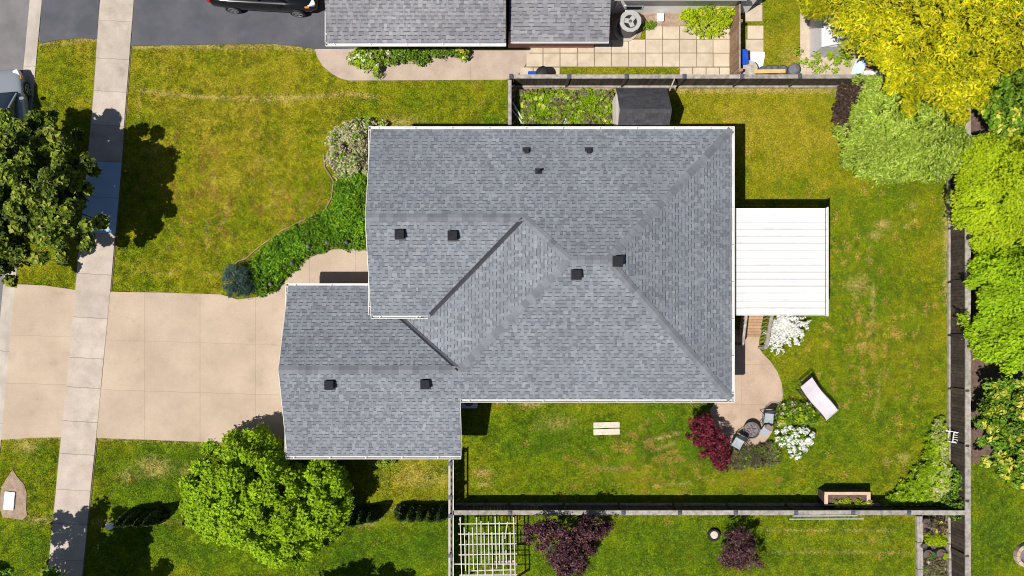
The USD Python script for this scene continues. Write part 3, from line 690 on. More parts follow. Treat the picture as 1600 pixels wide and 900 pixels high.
dk = thing('garden_deck', 'wooden deck under the patio cover with a ramp of boards and rails', 'deck', (11.4, 2.4, 0))
for i in range(24):
    obj('deck_board', box((11.5, 0.62 + i * 0.148 + 0.07, 0.42), (3.1, 0.140, 0.035)), 'deck_wood', dk)
obj('frame', box((11.5, 2.4, 0.2), (3.0, 3.5, 0.38)), 'brown_wood', dk)
rl = lambda t: 0.60 + (-0.42 - 0.60) * t                          # the ramp runs down from the deck to the path
for i in range(8):
    t0 = (i + 0.5) / 8
    y = rl(t0) - 0.05; xl = np.interp(t0, [0, 1], [11.0, 10.93]); z = 0.40 - 0.34 * t0
    obj('ramp_board', box((xl + 0.46, y, z), (0.95, 0.118, 0.035)), 'deck_wood', dk)
for a_, b_, w_ in (((1166.5, 490, 1.0), (1160.5, 538, 0.85), 0.11), ((1207, 488, 1.0), (1196.5, 544, 0.85), 0.15)):
    a_, b_ = G(*a_), G(*b_)
    obj('rail', bar(a_, b_, w_, 0.04), 'cap_wood', dk)
    for k in range(9):
        q_ = a_ + (b_ - a_) * (k + 0.5) / 9
        obj('baluster', bar((q_[0], q_[1], 0.06), (q_[0], q_[1], q_[2] - 0.03), 0.025, 0.025, up=(0, 1, 0)), 'grey_wood', dk)
    for q_ in (a_, b_): obj('post', bar((q_[0], q_[1], 0.0), (q_[0], q_[1], q_[2] - 0.02), 0.09, 0.09, up=(0, 1, 0)), 'cap_wood', dk)

# ------------------------------------------------------------ neighbour's house
nh = thing('neighbour_house', 'grey shingled house at the top edge beyond the board fence', 'house', (0, 15, 0))
e1 = G(512, 67, 2.3); e2 = G(790, 67, 2.3)
ya = e1[1]
zna = lambda x, y: 2.3 + (y - ya) * 0.34
pa = [(e1[0], ya), (e2[0], ya), (e2[0], ya + 5.2), (e1[0], ya + 5.2)]
e3 = G(797, 64.5, 1.9); e4 = G(951.5, 64.5, 1.9); yb = e3[1]
znb = lambda x, y: 1.9 + (y - yb) * 0.30
pb = [(e3[0], yb), (e4[0], yb), (e4[0], yb + 4.5), (e3[0], yb + 4.5)]
nr = obj('roof', cat_([lift(prism(pa, 0, 1), zna), lift(prism(pb, 0, 1), znb)]), 'roof_deck', nh)
obj('shingles', shingle_mesh(pa, zna, (0, -1), 51), 'shingle_neighbour', nr, kind='stuff')
obj('shingles', shingle_mesh(pb, znb, (0, -1), 52, wlo=0.14, whi=0.3), 'shingle_neighbour', nr, kind='stuff')
gutter((e1[0] - 0.1, ya), (e2[0] + 0.02, ya), (0, -1), 2.29, nh)
gutter((e1[0], ya + 0.02), (e1[0], ya + 1.3), (-1, 0), 2.29, nh)
gutter((e3[0], yb), (e4[0], yb), (0, -1), 1.88, nh, w=0.05)
obj('wall', prism([(e1[0] + 0.5, ya + 0.75), (e2[0] + 0.05, ya + 0.75), (e2[0] + 0.05, ya + 5.0), (e1[0] + 0.5, ya + 5.0)], 0, 2.25), 'brick_wall', nh)
obj('wall', prism([(e3[0] - 0.04, yb + 0.45), (e4[0] - 0.4, yb + 0.45), (e4[0] - 0.4, yb + 4.4), (e3[0] - 0.04, yb + 4.4)], 0, 1.80), 'brick_wall', nh)
wy = 13.97
obj('wall', prism([(e4[0] - 0.38, wy), (11.3, wy), (11.3, wy + 6), (e4[0] - 0.38, wy + 6)], 0, 2.35), 'siding', nh, label='pale siding wall with a basement window')
bw = obj('basement_window', box((6.15, wy - 0.012, 0.62), (0.85, 0.03, 0.36)), 'white_panel', nh)
obj('pane', box((6.15, wy - 0.032, 0.62), (0.72, 0.02, 0.26)), 'car_glass', bw)
pcx0, pcx1 = G(961, 3, 2.5)[0], G(1166, 3, 2.5)[0]
zc = lambda x, y: 2.5 + (y - (wy - 0.42)) * 0.30
pcp = [(pcx0, wy - 0.42), (pcx1, wy - 0.42), (pcx1, wy + 3), (pcx0, wy + 3)]
obj('roof', lift(prism(pcp, 0, 1), zc), 'roof_deck', nh)
gutter((pcx0, wy - 0.42), (pcx1 + 0.05, wy - 0.42), (0, -1), 2.49, nh)
obj('downpipe', pipe([(pcx0 + 0.12, wy - 0.48, 2.4), (pcx0 + 0.2, wy - 0.2, 2.1), (pcx0 + 0.32, wy - 0.06, 1.9), (pcx0 + 0.32, wy - 0.06, 0.1)], 0.045, 8), 'white_metal', nh)

# air conditioner on its pad
ac = thing('air_conditioner', 'grey air conditioner with round fan on a pale pad', 'air conditioner', (5.98, 13.30, 0))
acx, acy = 5.98, 13.27
obj('pad', lathe([(0, 0.0), (0.56, 0.0), (0.56, 0.09), (0, 0.09)], (acx - 0.06, acy - 0.02, 0), 28), 'kerb_concrete', ac)
oct_ = Point(0, 0).buffer(0.46, quad_segs=3)
obj('casing', prism(shapely.affinity.translate(shapely.affinity.rotate(oct_, 15), acx, acy), 0.09, 0.80), 'unit_dark', ac)
ring = shapely.affinity.rotate(Point(0, 0).buffer(0.48, quad_segs=3), 15).difference(Point(0, -0.02).buffer(0.29))
obj('lid', prism(shapely.affinity.translate(ring, acx, acy), 0.802, 0.85), 'unit_grey', ac)
obj('fan_well', lathe([(0, 0.804), (0.285, 0.804), (0.285, 0.81), (0, 0.81)], (acx, acy - 0.02, 0), 24), 'black_matt', ac)
for k in range(3):
    a = k * math.pi * 2 / 3 + 0.9
    obj('fan_blade', bar((acx + 0.04 * math.cos(a), acy + 0.04 * math.sin(a), 0.818), (acx + 0.26 * math.cos(a), acy + 0.26 * math.sin(a), 0.826), 0.2, 0.012), 'unit_grey', ac)
obj('fan_hub', lathe([(0, 0.81), (0.07, 0.81), (0.07, 0.84), (0, 0.84)], (acx, acy, 0), 16), 'unit_dark', ac)
obj('pipe', pipe([(acx - 0.1, acy + 0.35, 0.4), (acx - 0.12, wy - 0.05, 0.42)], 0.035, 8), 'white_metal', ac)
p = G(1031, 29)
obj('meter_box', box((p[0], p[1], 0.09), (0.28, 0.34, 0.16), 0.06, 0.02), 'plastic_white', label='small white box on the soil between the air conditioner and the lime shrub', cat='utility box')

# ------------------------------------------------------------ fences
def fence(name, label, x0, y0, x1, y1, h, side, wood, posts, capw=0.24, capmat='cap_wood', kick=True, cap=True, knobs=True, capoff=0.06):
    """Boards on a line from (x0, y0) to (x1, y1); side is the direction its boarded face looks."""
    p0, p1, s = np.array([x0, y0]), np.array([x1, y1]), np.array(side, float)
    l = np.linalg.norm(p1 - p0); d = (p1 - p0) / l; ang = math.atan2(d[1], d[0])
    t = thing(name, label, 'fence', (x0, y0, 0))
    w = 0.148; n = int(l / w); r = np.random.default_rng(int(abs(x0 * 100 + y0 * 7)))
    for i in range(n):
        c = p0 + d * (i + 0.5) * w - s * (0.012 + 0.012 * (i % 2))
        hh = h - 0.045 + r.uniform(-0.012, 0.0)
        obj('board', box((c[0], c[1], 0.05 + (hh - 0.05) / 2), (w - 0.006 - 0.006 * r.random(), 0.02, hh - 0.05), ang), wood, t)
    for z in (0.25, h - 0.22):
        a, b = p0 - s * 0.065, p1 - s * 0.065
        obj('rail', bar((*a, z), (*b, z), 0.045, 0.09), wood, t)
    for q in posts:
        c = p0 + d * q - s * 0.02
        po = obj('post', box((c[0], c[1], (h + 0.03) / 2), (0.105, 0.15, h + 0.03), ang), wood, t)
        if knobs: obj('post_cap', cat_([box((c[0], c[1], h + 0.05), (0.17, 0.2, 0.035), ang), box((c[0], c[1], h + 0.08), (0.10, 0.11, 0.035), ang)]), 'post_cap', po)
    if cap:
        cuts = [0] + [q for q in posts if 0.3 < q < l - 0.3] + [l]
        for a, b in zip(cuts[:-1], cuts[1:]):
            m = p0 + d * (a + b) / 2 - s * (capw / 2 - capoff)
            obj('cap_board', box((m[0], m[1], h), (b - a - 0.012, capw, 0.04), ang + r.normal(0, 0.0015)), capmat, t)
    if kick:
        cuts = [0] + [q for q in posts if 0.3 < q < l - 0.3] + [l]
        for a, b in zip(cuts[:-1], cuts[1:]):
            m = p0 + d * (a + b) / 2 + s * 0.05
            obj('kickboard', box((m[0], m[1], 0.05), (b - a - 0.09, 0.085, 0.14), ang), capmat, t)
    return t


yp = [4.35 + 2.37 * k for k in range(-7, 3)]
fence('board_fence', 'dark weathered board fence with pale cap running down the right side', 20.37, -12.6, 20.37, 10.65, 1.15, (-1, 0), 'dark_wood', [y + 12.6 for y in yp if -12.6 < y < 10.6], knobs=False)
fence('board_fence', 'brown board fence between the back lawn and the paved yard at the top', 0.74, 10.72, 20.3, 10.72, 1.15, (0, -1), 'dark_wood', [0.05 + 2.48 * k for k in range(8)], capw=0.17)
fence('board_fence', 'short pale topped board fence beside the weed bed', 0.74, 8.2, 0.74, 10.6, 1.15, (1, 0), 'dark_wood', [0.1], capw=0.15, kick=False, knobs=True)
fence('board_fence', 'light brown board fence across the paved yard at the top', 10.57, 10.85, 10.57, 15.2, 1.38, (-1, 0), 'brown_wood', [0.1, 2.2, 4.2], capw=0.06, kick=False, knobs=False)
fence('board_fence', 'long board fence in front of the purple trees at the bottom', -1.72, -7.97, 20.3, -7.97, 1.15, (0, 1), 'dark_wood', [2.45, 4.87, 7.33, 9.75, 12.15, 14.75, 17.2, 19.6], capw=0.2)
t = fence('board_fence', 'board fence with twin white rails beside the garage', -1.79, -12.2, -1.79, -5.75, 1.12, (1, 0), 'grey_wood', [2.35, 4.05, 4.85, 6.3], cap=False, kick=False)
for x in (-1.88, -1.70): obj('top_rail', bar((x, -12.2, 1.14), (x, -5.75, 1.14), 0.05, 0.06), 'white_wood', t)
for p_ in ((1233, 1350, 811, 0.02), (1240, 1340, 806, 0.025)):
    a, b = G(p_[0], p_[2], 1.2), G(p_[1], p_[2] - 0.5, 1.2)
    obj('pole', tube(a, b, p_[3], 8), 'white_wood' if p_[3] == 0.02 else 'grey_pipe', label='thin cream pole lying along the bottom fence top' if p_[3] == 0.02 else 'grey pipe lying along the bottom fence top', cat='pole')

# trellis of white slats at the bottom
tr = thing('trellis', 'white wooden lattice trellis top with uneven slats beside the bottom fence', 'trellis', (0.0, -9.5, 0))
ht = 1.3
for i, (a, b, y, y2) in enumerate(((716, 806, 818.6, 817.6), (716, 806, 834.6, 833.5), (717, 807, 850.8, 849.4), (717, 808, 866.8, 865.2), (710, 808, 881.4, 881.2), (737, 805, 891.6, 890.0), (718, 808, 898.6, 898.0), (718, 809, 914, 913))):
    obj('cross_slat', bar(G(a, y, ht), G(b, y2, ht), 0.045, 0.03), 'white_wood', tr)
for x, y, x2, y2 in ((719, 808, 722, 925), (725.3, 824, 727.5, 892), (732.5, 831, 733, 925), (738, 824, 740, 890), (744.7, 808, 747, 925), (751.5, 814, 752, 882), (756.5, 831, 758, 898), (763, 815, 764, 882), (768.5, 831, 770.5, 925),
                     (773.5, 807, 776, 888), (780, 815, 780.8, 882), (785.5, 831, 786.5, 898), (793, 815, 788.8, 842), (797, 831, 798.6, 925), (790.4, 859, 791.6, 880), (802.4, 808, 805.5, 925)):
    obj('slat', bar(G(x, y, ht + 0.032), G(x2, y2, ht + 0.032), 0.04, 0.03), 'white_wood', tr)
for x, y in ((719, 812), (803, 812), (722, 920), (806, 920)):
    p = G(x, y, 1.25); obj('leg', box((p[0], p[1], 0.63), (0.08, 0.08, 1.26)), 'white_wood', tr)
obj('beam', bar(G(772, 878.2, 1.2), G(805, 876.6, 1.2), 0.09, 0.08), 'pink_timber', tr)

# ------------------------------------------------------------ shed, planter, pavers, furniture
sh = thing('garden_shed', 'small shed with black gambrel roof and pale side wall behind the bungalow', 'shed', G(1002, 175))
sx0, sx1 = 5.27, 7.43
yr = 9.01
pr = [(yr + 1.16, 1.28), (yr + 0.8, 1.62), (yr, 2.2), (yr - 0.8, 1.62), (yr - 1.16, 1.28)]
r_ = np.random.default_rng(5)
for (ya_, za_), (yb_, zb_) in zip(pr[:-1], pr[1:]):
    rf = obj('roof', bar(((sx0 + sx1) / 2, ya_, za_), ((sx0 + sx1) / 2, yb_, zb_), sx1 - sx0, 0.04), 'roof_deck', sh)
    ms = []
    l = math.hypot(yb_ - ya_, zb_ - za_)
    up = np.array([0, -(zb_ - za_), (yb_ - ya_)]) / l; up *= np.sign(up[2])
    for j in range(max(2, int(l / 0.14))):
        f0, f1 = j / max(2, int(l / 0.14)), (j + 1) / max(2, int(l / 0.14))
        x = sx0
        while x < sx1 - 0.01:
            w = min(r_.uniform(0.2, 0.34), sx1 - x)
            o = up * (0.026 + 0.008 * r_.random())
            ms.append(bar(np.array([x + w / 2, ya_ + (yb_ - ya_) * f0, za_ + (zb_ - za_) * f0]) + o, np.array([x + w / 2, ya_ + (yb_ - ya_) * f1, za_ + (zb_ - za_) * f1]) + o, w - 0.006, 0.014))
            x += w
    obj('shingles', cat_(ms), 'shed_roof', rf, kind='stuff')
obj('wall', cat_([prism(sbox(sx0 + 0.04, yr - 1.02, sx1 - 0.04, yr + 1.02), 0, 1.30)]), 'shed_wall', sh)
for x in (sx0 + 0.05, sx1 - 0.08):
    v = np.array([(x + k, y, z) for k in (0, 0.03) for y, z in [(yr + 1.02, 1.29)] + [(y_, z_ - 0.03) for y_, z_ in pr[1:4]] + [(yr - 1.02, 1.29)]])
    f = [(0, i + 1, i) for i in (1, 2, 3)] + [(5, 5 + i, 6 + i) for i in (1, 2, 3)]
    for i in range(5):
        j = (i + 1) % 5; f += [(i, j, i + 5), (j, j + 5, i + 5)]
    obj('gable', (v, np.array(f)), 'shed_wall', sh)
obj('ladder', cat_([bar(G(1044, 143, 1.2), G(1054, 124, 1.25), 0.03, 0.03)]), 'grey_pipe', label='grey pole propped between the shed and the fence', cat='pole') if 0 else None
obj('prop_pole', bar(G(1046, 142, 1.1), G(1054.5, 121.5, 1.2), 0.05, 0.05), 'cap_wood', label='short grey timber propped between the shed roof and the fence cap', cat='pole')
# loose white pipes and rubble at the end of the weed bed
for k, (a, b) in enumerate((((801, 160), (822, 196)), ((800, 172), (820, 197)), ((804, 168), (815, 186)))):
    obj('pipe', tube(G(a[0], a[1], 0.7), G(b[0], b[1], 0.25), 0.03, 8), 'white_metal', label=('longest white pipe leaning from the short fence over the weed bed', 'lower white pipe leaning from the short fence over the weed bed', 'shortest white pipe leaning from the short fence over the weed bed')[k], cat='pipe')
rr = np.random.default_rng(31)
rub = []
for k in range(9):
    p = G(822 + rr.uniform(0, 18), 186 + rr.uniform(0, 9))
    m = trimesh.creation.icosphere(subdivisions=1, radius=rr.uniform(0.07, 0.13)); m.vertices *= rr.uniform(0.6, 1.2, 3); m.apply_translation((p[0], p[1], 0.09)); rub.append(m)
obj('rubble', cat_(rub), 'stepping_stone', label='small heap of pale rubble at the foot of the white pipes', cat='rubble', kind='stuff')

pl = thing('raised_planter', 'raised timber planter box with soil and weeds beside the bottom fence', 'planter', G(1322, 782))
a, b = G(1288, 768.5, 0.68), G(1360, 790, 0.68)
X0, X1, Y0, Y1 = a[0], b[0], b[1], a[1]
for (c, s_) in ((((X0 + X1) / 2, Y1 - 0.065, 0.68), (X1 - X0, 0.13, 0.05)), ((X0 + 0.075, (Y0 + Y1) / 2 - 0.0, 0.678), (0.15, Y1 - Y0 - 0.02, 0.05)), ((X1 - 0.08, (Y0 + Y1) / 2, 0.678), (0.16, Y1 - Y0 - 0.02, 0.05)), (((X0 + X1) / 2, Y0 + 0.03, 0.673), (X1 - X0, 0.05, 0.05))):
    obj('rim_board', box(c, s_), 'pink_timber', pl)
for k in range(3):
    z = 0.115 + k * 0.21
    for y in (Y0 + 0.03, Y1 - 0.03): obj('side_board', box(((X0 + X1) / 2, y, z), (X1 - X0 - 0.02, 0.045, 0.20)), 'dark_wood', pl)
    for x in (X0 + 0.04, X1 - 0.04): obj('side_board', box((x, (Y0 + Y1) / 2, z), (0.045, Y1 - Y0 - 0.12, 0.20)), 'dark_wood', pl)
obj('soil', box(((X0 + X1) / 2, (Y0 + Y1) / 2, 0.3), (X1 - X0 - 0.14, Y1 - Y0 - 0.14, 0.56)), 'mulch', pl)
for i, y in enumerate((663.8, 674.5)):
    p = G(947.5, y)
    obj('stepping_stone', box((p[0], p[1], 0.03), (1.17, 0.26, 0.07), 0.03, 0.02), 'stepping_stone', label=('upper' if i == 0 else 'lower') + ' of the two pale paving stones lying in the back lawn', cat='paving stone')
p = G(16, 782)
obj('utility_box', box((p[0], p[1], 0.05), (0.44, 0.80, 0.07), -0.09, 0.03), 'plastic_white', label='flat white utility lid on the bare soil patch by the kerb', cat='utility box')
p = G(173.5, 821)
obj('utility_box', box((p[0], p[1], 0.12), (0.24, 0.26, 0.24), 0, 0.03), 'plastic_white', label='tiny white utility box at the end of the cedar row', cat='utility box')
p = G(143 - 126, 0)

# fire pit
fp = G(1173, 672, 0.3)
t = thing('fire_pit', 'round dark metal fire pit full of ash on the back patio', 'fire pit', (fp[0], fp[1], 0.03))
obj('bowl', lathe([(0.0, 0.06), (0.26, 0.06), (0.355, 0.30), (0.375, 0.38), (0.335, 0.38), (0.30, 0.26), (0.0, 0.22)], (fp[0], fp[1], 0.03), 28), 'pit_metal', t)
obj('ash', lathe([(0, 0.22), (0.30, 0.22), (0.31, 0.29), (0.18, 0.31), (0, 0.325)], (fp[0], fp[1], 0.03), 20), 'ash', t)
for k in range(5):
    a = k * 1.3 + 0.3
    obj('log', tube((fp[0] + 0.2 * math.cos(a), fp[1] + 0.2 * math.sin(a), 0.37), (fp[0] - 0.12 * math.cos(a + 0.5), fp[1] - 0.12 * math.sin(a + 0.5), 0.39), 0.03, 7), 'ash', t)
for k in range(3):
    a = k * 2.1; obj('leg', bar((fp[0] + 0.2 * math.cos(a), fp[1] + 0.2 * math.sin(a), 0.12), (fp[0] + 0.27 * math.cos(a), fp[1] + 0.27 * math.sin(a), 0.03), 0.03, 0.03), 'pit_metal', t)


def rotm(c, a):
    ca_, sa_ = math.cos(a), math.sin(a)
    return lambda x, y, z: (c[0] + ca_ * x - sa_ * y, c[1] + sa_ * x + ca_ * y, z)


def surf(rows):
    """A thin sheet through rows of points, doubled so that it has a thickness."""
    R = np.array(rows, float); a, b = R.shape[:2]
    v = np.vstack([R.reshape(-1, 3), R.reshape(-1, 3) - (0, 0, 0.012)]); n = a * b; f = []
    for i in range(a - 1):
        for j in range(b - 1):
            q = i * b + j
            f += [(q, q + 1, q + b), (q + 1, q + b + 1, q + b), (n + q, n + q + b, n + q + 1), (n + q + 1, n + q + b, n + q + b + 1)]
    return v, np.array(f)


def patio_chair(px, py, ang, label):
    """A sling chair; it looks along its local -y."""
    c = G(px, py, 0.4); T0 = rotm(c, ang); T = lambda x, y, z: T0(x * 0.88, y * 0.86, 0.03 + (z - 0.03) * 0.92)
    t = thing('patio_chair', label, 'chair', (c[0], c[1], 0.03), 'chairs round the fire pit')
    prof = [(-0.27, 0.41), (-0.1, 0.385), (0.1, 0.38), (0.22, 0.40)]
    obj('seat', surf([[T(x, y, z) for x in (-0.26, 0, 0.26)] for y, z in prof]), 'sling_grey', t)
    obj('backrest', surf([[T(x * (1 - 0.1 * k), 0.23 + 0.055 * k + (0.03 if x == 0 else 0), 0.44 + 0.15 * k) for x in (-0.27, 0, 0.27)] for k in range(4)]), 'frame_dark', t)
    for s in (-1, 1):
        obj('frame', pipe([T(s * 0.29, -0.27, 0.42), T(s * 0.29, 0.22, 0.40), T(s * 0.27, 0.42, 0.93)], 0.015), 'frame_dark', t)
        obj('armrest', pipe([T(s * 0.33, 0.33, 0.66), T(s * 0.34, 0.0, 0.67), T(s * 0.33, -0.24, 0.63)], 0.018), 'frame_dark', t)
        obj('leg', pipe([T(s * 0.33, -0.24, 0.63), T(s * 0.31, -0.29, 0.03)], 0.015), 'frame_dark', t)
        obj('leg', pipe([T(s * 0.33, 0.2, 0.66), T(s * 0.31, 0.33, 0.03)], 0.015), 'frame_dark', t)
    obj('top_bar', pipe([T(-0.27, 0.42, 0.93), T(0, 0.46, 0.95), T(0.27, 0.42, 0.93)], 0.015), 'frame_dark', t)


patio_chair(1201, 653, -0.1, 'grey sling chair above the fire pit at the patio edge')
patio_chair(1153, 692, -0.52, 'grey sling chair between the fire pit and the red shrub')
st = G(1195.5, 673, 0.4)
t = thing('side_table', 'small cluttered side table right of the fire pit', 'table', (st[0], st[1], 0.03))
T = rotm(st, -0.6)
obj('tabletop', box((st[0], st[1], 0.42), (0.34, 0.46, 0.03), -0.6, 0.05), 'sling_grey', t)
for sx, sy in ((-1, -1), (1, -1), (-1, 1), (1, 1)): obj('leg', pipe([T(sx * 0.13, sy * 0.18, 0.41), T(sx * 0.15, sy * 0.2, 0.03)], 0.014), 'frame_dark', t)
obj('cushion', box((*T(0.02, 0.2, 0)[:2], 0.50), (0.34, 0.2, 0.13), -0.6, 0.06), 'cushion_brown', label='brown rolled cushion lying on the small side table', cat='cushion')

# lounger
a_, b_ = G(1258, 597, 0.5)[:2], G(1301.5, 648.5, 0.4)[:2]
lc = (a_ + b_) / 2; ang = math.atan2(b_[1] - a_[1], b_[0] - a_[0]); hl = np.linalg.norm(b_ - a_) / 2
T = rotm(lc, ang)
t = thing('sun_lounger', 'pale pink sling sun lounger with dark frame on the back lawn', 'sun lounger', (lc[0], lc[1], 0))
prof = [(-hl, 0.62), (-hl * 0.75, 0.52), (-hl * 0.45, 0.40), (-hl * 0.1, 0.33), (hl * 0.2, 0.34), (hl * 0.55, 0.39), (hl * 0.85, 0.36), (hl, 0.30)]
obj('sling', surf([[T(x, y, z + (0.0 if abs(y) > 0.1 else -0.015)) for y in (-0.33, 0, 0.33)] for x, z in prof]), 'sling_pink', t)
for s in (-1, 1):
    obj('side_rail', pipe([T(x - 0.03, s * 0.36, z + 0.012) for x, z in prof], 0.02, 8), 'frame_dark', t)
    obj('leg', pipe([T(-hl * 0.45, s * 0.36, 0.38), T(-hl * 0.85, s * 0.38, 0.02), T(hl * 0.8, s * 0.38, 0.02), T(hl * 0.6, s * 0.36, 0.38)], 0.018, 8), 'frame_dark', t)
for x, z in ((-hl - 0.1, 0.66), (hl + 0.02, 0.30)):
    obj('end_bar', pipe([T(x, -0.36, z), T(x, 0.36, z)], 0.018, 8), 'frame_dark' if x < 0 else 'grey_pipe', t)
obj('head_frame', pipe([T(-hl - 0.03, -0.36, 0.63), T(-hl - 0.16, -0.34, 0.66), T(-hl - 0.16, 0.34, 0.66), T(-hl - 0.03, 0.36, 0.63)], 0.015, 8), 'frame_dark', t)

# white plant stand by the right fence
pz = G(1491, 683, 0.45)
t = thing('plant_stand', 'white metal plant stand in front of the right fence', 'plant stand', (pz[0], pz[1], 0))
T = rotm(pz, -0.15)
for k, (x, z) in enumerate(((-0.28, 0.32), (0.0, 0.55), (0.26, 0.8))):
    m = [bar(T(x - 0.1, y, z), T(x + 0.1, y, z), 0.025, 0.02) for y in (-0.2, -0.1, 0.0, 0.1, 0.2)] + [bar(T(x + q, -0.22, z), T(x + q, 0.22, z), 0.035, 0.025) for q in (-0.11, 0.11)]
    obj('shelf', cat_(m), 'white_metal', t)
for s in (-1, 1):
    obj('leg', bar(T(-0.38, s * 0.23, 0.0), T(-0.38, s * 0.23, 0.33), 0.03, 0.03, up=(0, 1, 0)), 'white_metal', t)
    obj('leg', bar(T(0.38, s * 0.23, 0.0), T(0.38, s * 0.23, 0.85), 0.03, 0.03, up=(0, 1, 0)), 'white_metal', t)
    obj('side_rail', bar(T(-0.38, s * 0.23, 0.30), T(0.38, s * 0.23, 0.82), 0.03, 0.03), 'white_metal', t)

# bottom right bed: timber edging, pots
t = thing('timber_edging', 'pale timber edging along the left side of the garden bed at the bottom right', 'edging', (*G(1435, 810)[:2], 0))
for k, (y0_, y1_) in enumerate(((806, 846), (847, 888), (889, 935))):
    for o in (0.0, 0.13): obj('timber', bar(G(1433 + o * 35 + k * 0.4, y0_, 0.10 + (0.02 if o else 0)), G(1434 + o * 35 + k * 0.4, y1_, 0.10 + (0.02 if o else 0)), 0.115, 0.16), 'cap_wood', t)
t = thing('stone_edging', 'narrow pale edging between the garden bed and the right fence', 'edging', (*G(1482, 810)[:2], 0))
for k, (y0_, y1_) in enumerate(((807, 832), (833, 848), (850, 872), (873, 900), (901, 935))):
    obj('edging_stone', bar(G(1481.5 + k * 0.4, y0_, 0.1), G(1482 + k * 0.4, y1_, 0.1), 0.09 + 0.01 * (k % 2), 0.17), 'cap_wood', t)
for k, (x, y, r, lb) in enumerate(((1450.5, 866, 0.19, 'left dark plant pot in the bottom right garden bed'), (1470.5, 865, 0.2, 'right dark plant pot in the bottom right garden bed'), (1444, 854, 0.12, 'small black pot by the edging of the bottom right garden bed'), (1447, 815, 0.13, 'dark pot in the top corner of the bottom right garden bed'))):
    p = G(x, y, 0.3)
    t = thing('plant_pot', lb, 'pot', (p[0], p[1], 0.02))
    obj('pot', lathe([(0, 0.0), (r * 0.75, 0.0), (r, 0.30), (r * 0.88, 0.30), (r * 0.8, 0.22), (0, 0.22)], (p[0], p[1], 0.02), 18), 'pot_grey', t)
    obj('soil', lathe([(0, 0.22), (r * 0.84, 0.24), (r * 0.5, 0.27), (0, 0.275)], (p[0], p[1], 0.02), 14), 'mulch', t)

# fire ring at the right edge, planter ring under the purple tree
p = G(1601, 867)
t = thing('fire_ring', 'round ring of tan stones in the lawn at the right edge', 'fire ring', (p[0], p[1], 0))
for k in range(12):
    a0, a1 = k / 12 * 2 * math.pi + 0.02, (k + 1) / 12 * 2 * math.pi - 0.02
    aa = np.linspace(a0, a1, 4)
    obj('stone', prism([(p[0] + r * math.cos(q_), p[1] + r * math.sin(q_)) for r, seq in ((0.36, aa), (0.52, aa[::-1])) for q_ in seq], 0, 0.22 + 0.01 * (k % 2)), 'ring_stone', t)
obj('ash', lathe([(0, 0.06), (0.36, 0.05), (0.355, 0.0), (0, 0.0)], (p[0], p[1], 0), 18), 'ash', t)
p = G(1114.5, 835)
t = thing('tyre_planter', 'round dark ring planter of pale gravel beside the sparse purple tree', 'planter', (p[0], p[1], 0))
obj('ring', lathe([(0.17, 0.0), (0.27, 0.0), (0.29, 0.09), (0.26, 0.17), (0.19, 0.17), (0.17, 0.1), (0.17, 0.0)], (p[0], p[1], 0), 22), 'rubber', t)
obj('gravel', lathe([(0, 0.12), (0.18, 0.11), (0.17, 0.0), (0, 0.0)], (p[0], p[1], 0), 14), 'stepping_stone', t)

# clutter in the paved yard at the top
bx = G(1163.5, 88, 0.9)
t = thing('recycling_bin', 'bright blue recycling bin beside the light brown fence', 'bin', (bx[0] - 0.1, bx[1], 0))
obj('body', box((bx[0], bx[1], 0.42), (0.3, 0.62, 0.78), 0.05, 0.04), 'plastic_blue', t)
obj('rim', box((bx[0], bx[1], 0.83), (0.34, 0.66, 0.04), 0.05, 0.05), 'plastic_blue', t)
p = G(1171, 107, 0.7)
t = thing('round_table', 'round weathered wooden table top standing by the board fence', 'table', (p[0], p[1], 0))
obj('tabletop', lathe([(0, 0.66), (0.36, 0.66), (0.36, 0.70), (0, 0.70)], (p[0], p[1], 0), 24), 'grey_wood', t)
obj('pedestal', lathe([(0, 0.03), (0.2, 0.03), (0.05, 0.12), (0.05, 0.66), (0, 0.66)], (p[0], p[1], 0), 12), 'dark_wood', t)
p = G(1182, 96, 0.1)
obj('white_sheet', surf([[(p[0] + x + 0.05 * math.sin(5 * y), p[1] + y, 0.09 + 0.05 * noise(np.array([[x * 4, y * 4, 1.0]]))[0]) for x in np.linspace(-0.32, 0.32, 7)] for y in np.linspace(0.42, -0.42, 8)][::-1]), 'plastic_white', label='crumpled white sheet on the paving beside the blue bin', cat='sheet')
a, b = G(1178, 112, 0.75), G(1227, 111, 0.75)
obj('plank', bar(a, b, 0.16, 0.05), 'orange_wood', label='orange wooden plank lying across the row of round pots', cat='plank')
for k, (x, y, r) in enumerate(((1193, 109, 0.20), (1202, 107, 0.20), (1212, 107, 0.20), (1224, 108.5, 0.24), (1243, 106.5, 0.27), (1249, 117, 0.15))):
    p = G(x, y, 0.5)
    t = thing('round_pot', ('first', 'second', 'third', 'fourth', 'largest and fifth', 'smallest and last')[k] + ' round grey pot from the left in the row behind the top fence', 'pot', (p[0], p[1], 0), 'row of round pots')
    obj('pot', lathe([(0, 0.0), (r * 0.7, 0.0), (r, 0.2), (r * 0.96, 0.42), (r * 0.6, 0.52), (0, 0.55)], (p[0], p[1], 0), 20), 'pot_grey', t)
p = G(846, 116, 0.5)
t = thing('kettle_grill', 'round black lidded grill standing behind the top fence', 'grill', (p[0] + 0.05, p[1], 0))
obj('lid', lathe([(0, 0.86), (0.15, 0.84), (0.27, 0.76), (0.31, 0.64), (0, 0.64)], (p[0] + 0.05, p[1], 0), 22), 'black_matt', t)
obj('bowl', lathe([(0, 0.42), (0.2, 0.46), (0.3, 0.62), (0, 0.63)], (p[0] + 0.05, p[1], 0), 22), 'black_matt', t)
